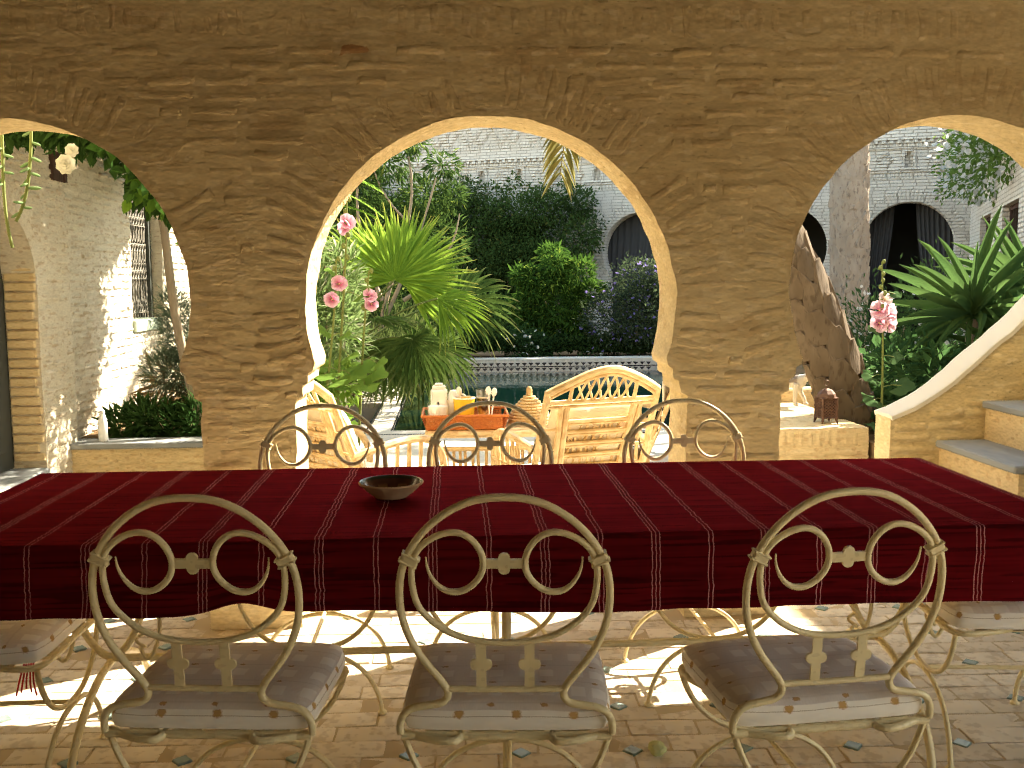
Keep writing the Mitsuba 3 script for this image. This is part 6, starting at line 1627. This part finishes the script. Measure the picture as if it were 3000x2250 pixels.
# succulent strands
leaf_bsdf('l_succulent', proc(lambda p, n, uv: mix((0.16, 0.27, 0.12), (0.27, 0.38, 0.20), noise(p.x * 9, p.y * 9, p.z * 9))), 0.6, 0.3)
SUC = mikit.ply(trimesh.creation.icosphere(2, 0.5).apply_scale([0.34, 1.0, 0.22]).apply_translation([0, 0.5, 0]), 'l_succulent', True)
for si, pts in enumerate(([(-1.93, 4.86, 2.45), (-1.945, 4.84, 2.20), (-1.955, 4.82, 2.02), (-1.985, 4.82, 1.88), (-2.03, 4.82, 1.78)], [(-2.12, 4.9, 2.45), (-2.10, 4.88, 2.05), (-2.085, 4.86, 1.75), (-2.07, 4.86, 1.66)])):
    k = numbered('succulent_strand'); sp_ = spline(pts, 30)
    put(k + '__stem', tube(sp_, 0.0075, 7), 'm_stem', 60)
    for i in range(26 if si == 0 else 18):
        q = sp_[int(29 * (i + 0.3) / 27)]; a = i * 2.1
        if si == 0 and 0.42 < i / 26 < 0.60 and i % 3:
            continue
        d = unit([math.cos(a), 0.6 * math.sin(a) - 0.2, -0.5 + 0.5 * rnd.random()])
        reuse(child(k, 'leaf'), SUC, mat(orient(q, d, (0, -0.5, 0.8), rnd.uniform(0.045, 0.07))))
    tag(k, ('long hanging succulent strand with fleshy pale leaves in the left arch', 'succulent strand at the left picture edge, lower tip with round leaves')[si], 'plant', 'hanging succulent strands')
# plants in the left planter
shrub('feathery_bush', 'blue green feathery bush in the left planter', 'bush', [((-2.20, 8.25, 1.05), (0.16, 0.18, 0.24)), ((-2.12, 8.2, 0.80), (0.24, 0.22, 0.22)), ((-2.26, 8.2, 1.25), (0.10, 0.12, 0.16)), ((-2.0, 8.25, 0.95), (0.18, 0.2, 0.25)), ((-2.32, 8.25, 0.78), (0.18, 0.2, 0.15)), ((-1.95, 8.3, 0.6), (0.2, 0.2, 0.25))], 9000, small_leaf(0.07, 0.006), (0.8, 1.5), (0.10, 0.15, 0.10), (0.16, 0.21, 0.135), 62, stems=[([(-2.1, 8.2, 0.27), (-2.12, 8.2, 0.6), (-2.18, 8.2, 1.0)], 0.012, 0.006)], spread=0.7, grav=0.35)
shrub('glossy_plant', 'low dark glossy plant on the soil of the left planter', 'plant', [((-2.40, 7.95, 0.40), (0.22, 0.16, 0.14)), ((-2.18, 7.9, 0.36), (0.20, 0.14, 0.11)), ((-1.98, 7.9, 0.40), (0.16, 0.14, 0.15)), ((-2.62, 8.0, 0.36), (0.15, 0.14, 0.09))], 1500, small_leaf(0.12, 0.026), (0.7, 1.25), (0.03, 0.08, 0.022), (0.075, 0.15, 0.04), 63, spread=0.7, grav=0.4)
shrub('dry_aloe', 'brown dried leaves below the feathery bush in the left planter', 'plant', [((-2.32, 8.35, 0.62), (0.16, 0.14, 0.14)), ((-2.12, 8.35, 0.55), (0.16, 0.14, 0.14))], 420, small_leaf(0.17, 0.022), (0.8, 1.4), (0.16, 0.11, 0.05), (0.30, 0.22, 0.11), 64, spread=0.7, grav=-0.2)
shrub('pale_reed', 'dark narrow leaved shrub behind the pale trunk in the left arch', 'shrub', [((-2.25, 10.5, 1.3), (0.28, 0.4, 0.6)), ((-2.15, 10.3, 0.7), (0.35, 0.4, 0.5)), ((-2.3, 10.8, 1.9), (0.3, 0.4, 0.4)), ((-1.9, 9.2, 0.5), (0.3, 0.3, 0.35))], 3600, NARROW, (0.8, 1.5), (0.06, 0.11, 0.045), (0.15, 0.21, 0.09), 65, spread=0.6, grav=0.2, hi=((0.4, 0.42, 0.33), 0.05))

# ---------------------------------------------------------------- small things
bsdf('m_frosted', (0.74, 0.76, 0.76), 0.35, specular=0.5, spec_trans=0.0)
put('bottle__body', lathe([(0, 0), (0.030, 0), (0.034, 0.006), (0.034, 0.125), (0.030, 0.155), (0.020, 0.195), (0.0165, 0.208), (0, 0.208)], 32).apply_translation([-2.625, 7.52, 0.312]), 'm_frosted', 40)
put('bottle__cap', lathe([(0, 0.2085), (0.0185, 0.2085), (0.0185, 0.228), (0.016, 0.231), (0, 0.231)], 24).apply_translation([-2.625, 7.52, 0.312]), 'm_porcelain', 30)
tag('bottle', 'white plastic bottle standing on the stone planter ledge', 'bottle')

# lantern
lx, ly, lz, lw = 2.655, 6.93, 0.452, 0.055
ML = mat(place(lx, ly, 8) @ frame((0, 0, lz), (1, 0, 0), (0, 1, 0), (0, 0, 1)))
put('lantern__frame', cat_([box(sx * lw - 0.006, sx * lw + 0.006, sy * lw - 0.006, sy * lw + 0.006, 0.03, 0.185, 0.002) for sx in (-1, 1) for sy in (-1, 1)] + [box(-lw - 0.007, lw + 0.007, -lw - 0.007, lw + 0.007, z_, z_ + 0.009, 0.002) for z_ in (0.038, 0.178)]), 'm_rust_iron', M=ML)
tag('lantern', 'small rusty pierced metal lantern on the ledge', 'lantern')
for sx in (-1, 1):
    for sy in (-1, 1):
        P4 = np.array([(sx * lw * 0.9, sy * lw * 0.9, 0.045), (sx * lw, sy * lw, 0.02), (sx * lw * 1.08, sy * lw * 1.08, 0.0)])
        put(child('lantern', 'foot'), tube(P4, np.array([0.013, 0.010, 0.004]), 6), 'm_rust_iron', M=ML)
rs = np.random.default_rng(3)
for q in range(4):
    ms = []
    for ix in range(4):
        for iz in range(6):
            c_ = np.array([-0.038 + ix * 0.0253, -lw, 0.058 + iz * 0.0215]); tt = np.linspace(0, 2 * np.pi, 9)[:-1]
            ms.append(tube(np.stack([c_[0] + 0.0105 * np.cos(tt), 0 * tt - lw, c_[2] + 0.0095 * np.sin(tt)], 1), 0.0028, 4, closed=True))
            ms.append(box(c_[0] - 0.0016, c_[0] + 0.0016, -lw - 0.002, -lw + 0.002, c_[2] - 0.011, c_[2] + 0.011))
    m = cat_(ms); a = q * math.pi / 2
    m.apply_transform(frame((0, 0, 0), (math.cos(a), math.sin(a), 0), (-math.sin(a), math.cos(a), 0), (0, 0, 1)))
    put(child('lantern', 'pierced_panel'), m, 'm_rust_iron', M=ML)
put('lantern__inside', box(-lw + 0.012, lw - 0.012, -lw + 0.012, lw - 0.012, 0.04, 0.17), 'm_dark_iron', M=ML)
roof = lathe([(0.0, 0.250), (0.012, 0.249), (0.04, 0.238), (0.063, 0.212), (0.070, 0.187), (0.066, 0.186), (0.0, 0.19)][::-1], 8)
roof.apply_transform(frame((0, 0, 0), (math.cos(math.pi / 8), math.sin(math.pi / 8), 0), (-math.sin(math.pi / 8), math.cos(math.pi / 8), 0), (0, 0, 1)))
put('lantern__roof', roof, 'm_rust_iron', M=ML)
tt = np.linspace(0, 2 * np.pi, 25)[:-1]
put('lantern__ring', cat_([tube(np.stack([0.019 * np.cos(tt), 0 * tt, 0.288 + 0.019 * np.sin(tt)], 1), 0.003, 6, closed=True), rod((0, 0, 0.248), (0, 0, 0.272), 0.005)]), 'm_rust_iron', M=ML)

# cat
def bone(p, q, a, b):
    s = [m3.Manifold.sphere(a, 20).translate(list(map(float, p))), m3.Manifold.sphere(b, 20).translate(list(map(float, q)))]
    return m3.Manifold.batch_hull(s)
B = []
def chain(*ps):
    for (p, a), (q, b) in zip(ps[:-1], ps[1:]):
        B.append(bone(p, q, a, b))
chain(((0, -0.15, 0.205), 0.050), ((0, -0.04, 0.192), 0.054), ((0, 0.07, 0.192), 0.052), ((0, 0.125, 0.205), 0.047), ((0.006, 0.185, 0.232), 0.032), ((0.02, 0.232, 0.250), 0.040))
chain(((0, 0.10, 0.175), 0.045), ((0, 0.14, 0.19), 0.042))
chain(((0.02, 0.232, 0.250), 0.038), ((0.04, 0.272, 0.238), 0.019))
for sx, dy in ((-1, 0.03), (1, -0.03)):
    chain(((sx * 0.030, 0.115, 0.17), 0.030), ((sx * 0.034, 0.115 + 0.3 * dy, 0.11), 0.019), ((sx * 0.032, 0.13 + dy, 0.05), 0.0135), ((sx * 0.032, 0.135 + dy, 0.014), 0.014), ((sx * 0.032, 0.152 + dy, 0.012), 0.013))
    chain(((sx * 0.032, -0.14, 0.185), 0.040), ((sx * 0.042, -0.105 - dy, 0.12), 0.027), ((sx * 0.040, -0.175 - dy, 0.065), 0.0135), ((sx * 0.040, -0.165 - dy, 0.016), 0.0135), ((sx * 0.040, -0.145 - dy, 0.012), 0.013))
chain(((0, -0.185, 0.22), 0.016), ((0, -0.25, 0.235), 0.013), ((0.01, -0.31, 0.29), 0.012), ((0.02, -0.335, 0.36), 0.010), ((0.02, -0.325, 0.41), 0.008))
for o in ((-0.004, 0.212, 0.277), (0.042, 0.212, 0.277)):
    chain((np.array(o), 0.013), (np.array(o) + [0.0 + (0.006 if o[0] > 0 else -0.006), -0.006, 0.030], 0.003))
man = B[0]
for b_ in B[1:]:
    man = man + b_
q = man.refine_to_length(0.010).to_mesh()
cm = trimesh.Trimesh(np.array(q.vert_properties[:, :3]), np.array(q.tri_verts))
trimesh.smoothing.filter_taubin(cm, iterations=10)
V = np.array(cm.vertices); nz_ = meshkit.fbm(V * 22, 3, 4)
white = np.array([0.50, 0.48, 0.45]); grey = np.array([0.22, 0.19, 0.17]); tan_ = np.array([0.33, 0.20, 0.11])
cc = np.tile(white, (len(V), 1))
g = (V[:, 2] > 0.185 + 0.03 * (nz_ - 0.5)) & (V[:, 1] < 0.125); cc[g] = grey * (0.6 + 0.8 * nz_[g, None])
hd = (V[:, 1] > 0.19) & (V[:, 2] > 0.242); cc[hd] = tan_ * (0.7 + 0.6 * nz_[hd, None])
cc[(V[:, 1] > 0.262)] = white
tl = V[:, 1] < -0.20; cc[tl] = grey * (0.6 + 0.8 * nz_[tl, None])
hl = (V[:, 1] < -0.08) & (V[:, 2] > 0.06); cc[hl] = grey * (0.7 + 0.7 * nz_[hl, None])
MC = mat(place(2.69, 7.95, -128) @ frame((0, 0, 0.455), (1.0, 0, 0), (0, 1.0, 0), (0, 0, 1.0)))
put('cat', cm, 'm_var', True, color=cc, M=MC)
tag('cat', 'white and grey cat walking on the ledge behind the lantern', 'cat')
bsdf('m_eye', (0.06, 0.07, 0.02), 0.15)
for o in ((0.010, 0.270, 0.258), (0.046, 0.262, 0.260)):
    put(child('cat', 'eye'), trimesh.creation.icosphere(1, 0.005).apply_translation(o), 'm_eye', M=MC)
put('cat__nose', trimesh.creation.icosphere(1, 0.005).apply_translation([0.044, 0.290, 0.242]), 'm_old_wood', M=MC)

# crumpled pale leaf on the portico floor
s = trimesh.creation.icosphere(3, 0.026)
v = s.vertices; s.vertices = v * (0.75 + 0.7 * meshkit.fbm(v * 70, 3, 2))[:, None] * [1, 1, 0.8]
bsdf('m_withered', proc(lambda p, n, uv: mix((0.50, 0.52, 0.27), (0.36, 0.36, 0.16), fbm(p.x * 60, p.y * 60, p.z * 60, 3))), 0.9)
put('withered_blossom', s.apply_translation([0.625, 2.975, 0.020]), 'm_withered', 25)
tag('withered_blossom', 'withered pale green blossom lying on the floor tiles', 'blossom')
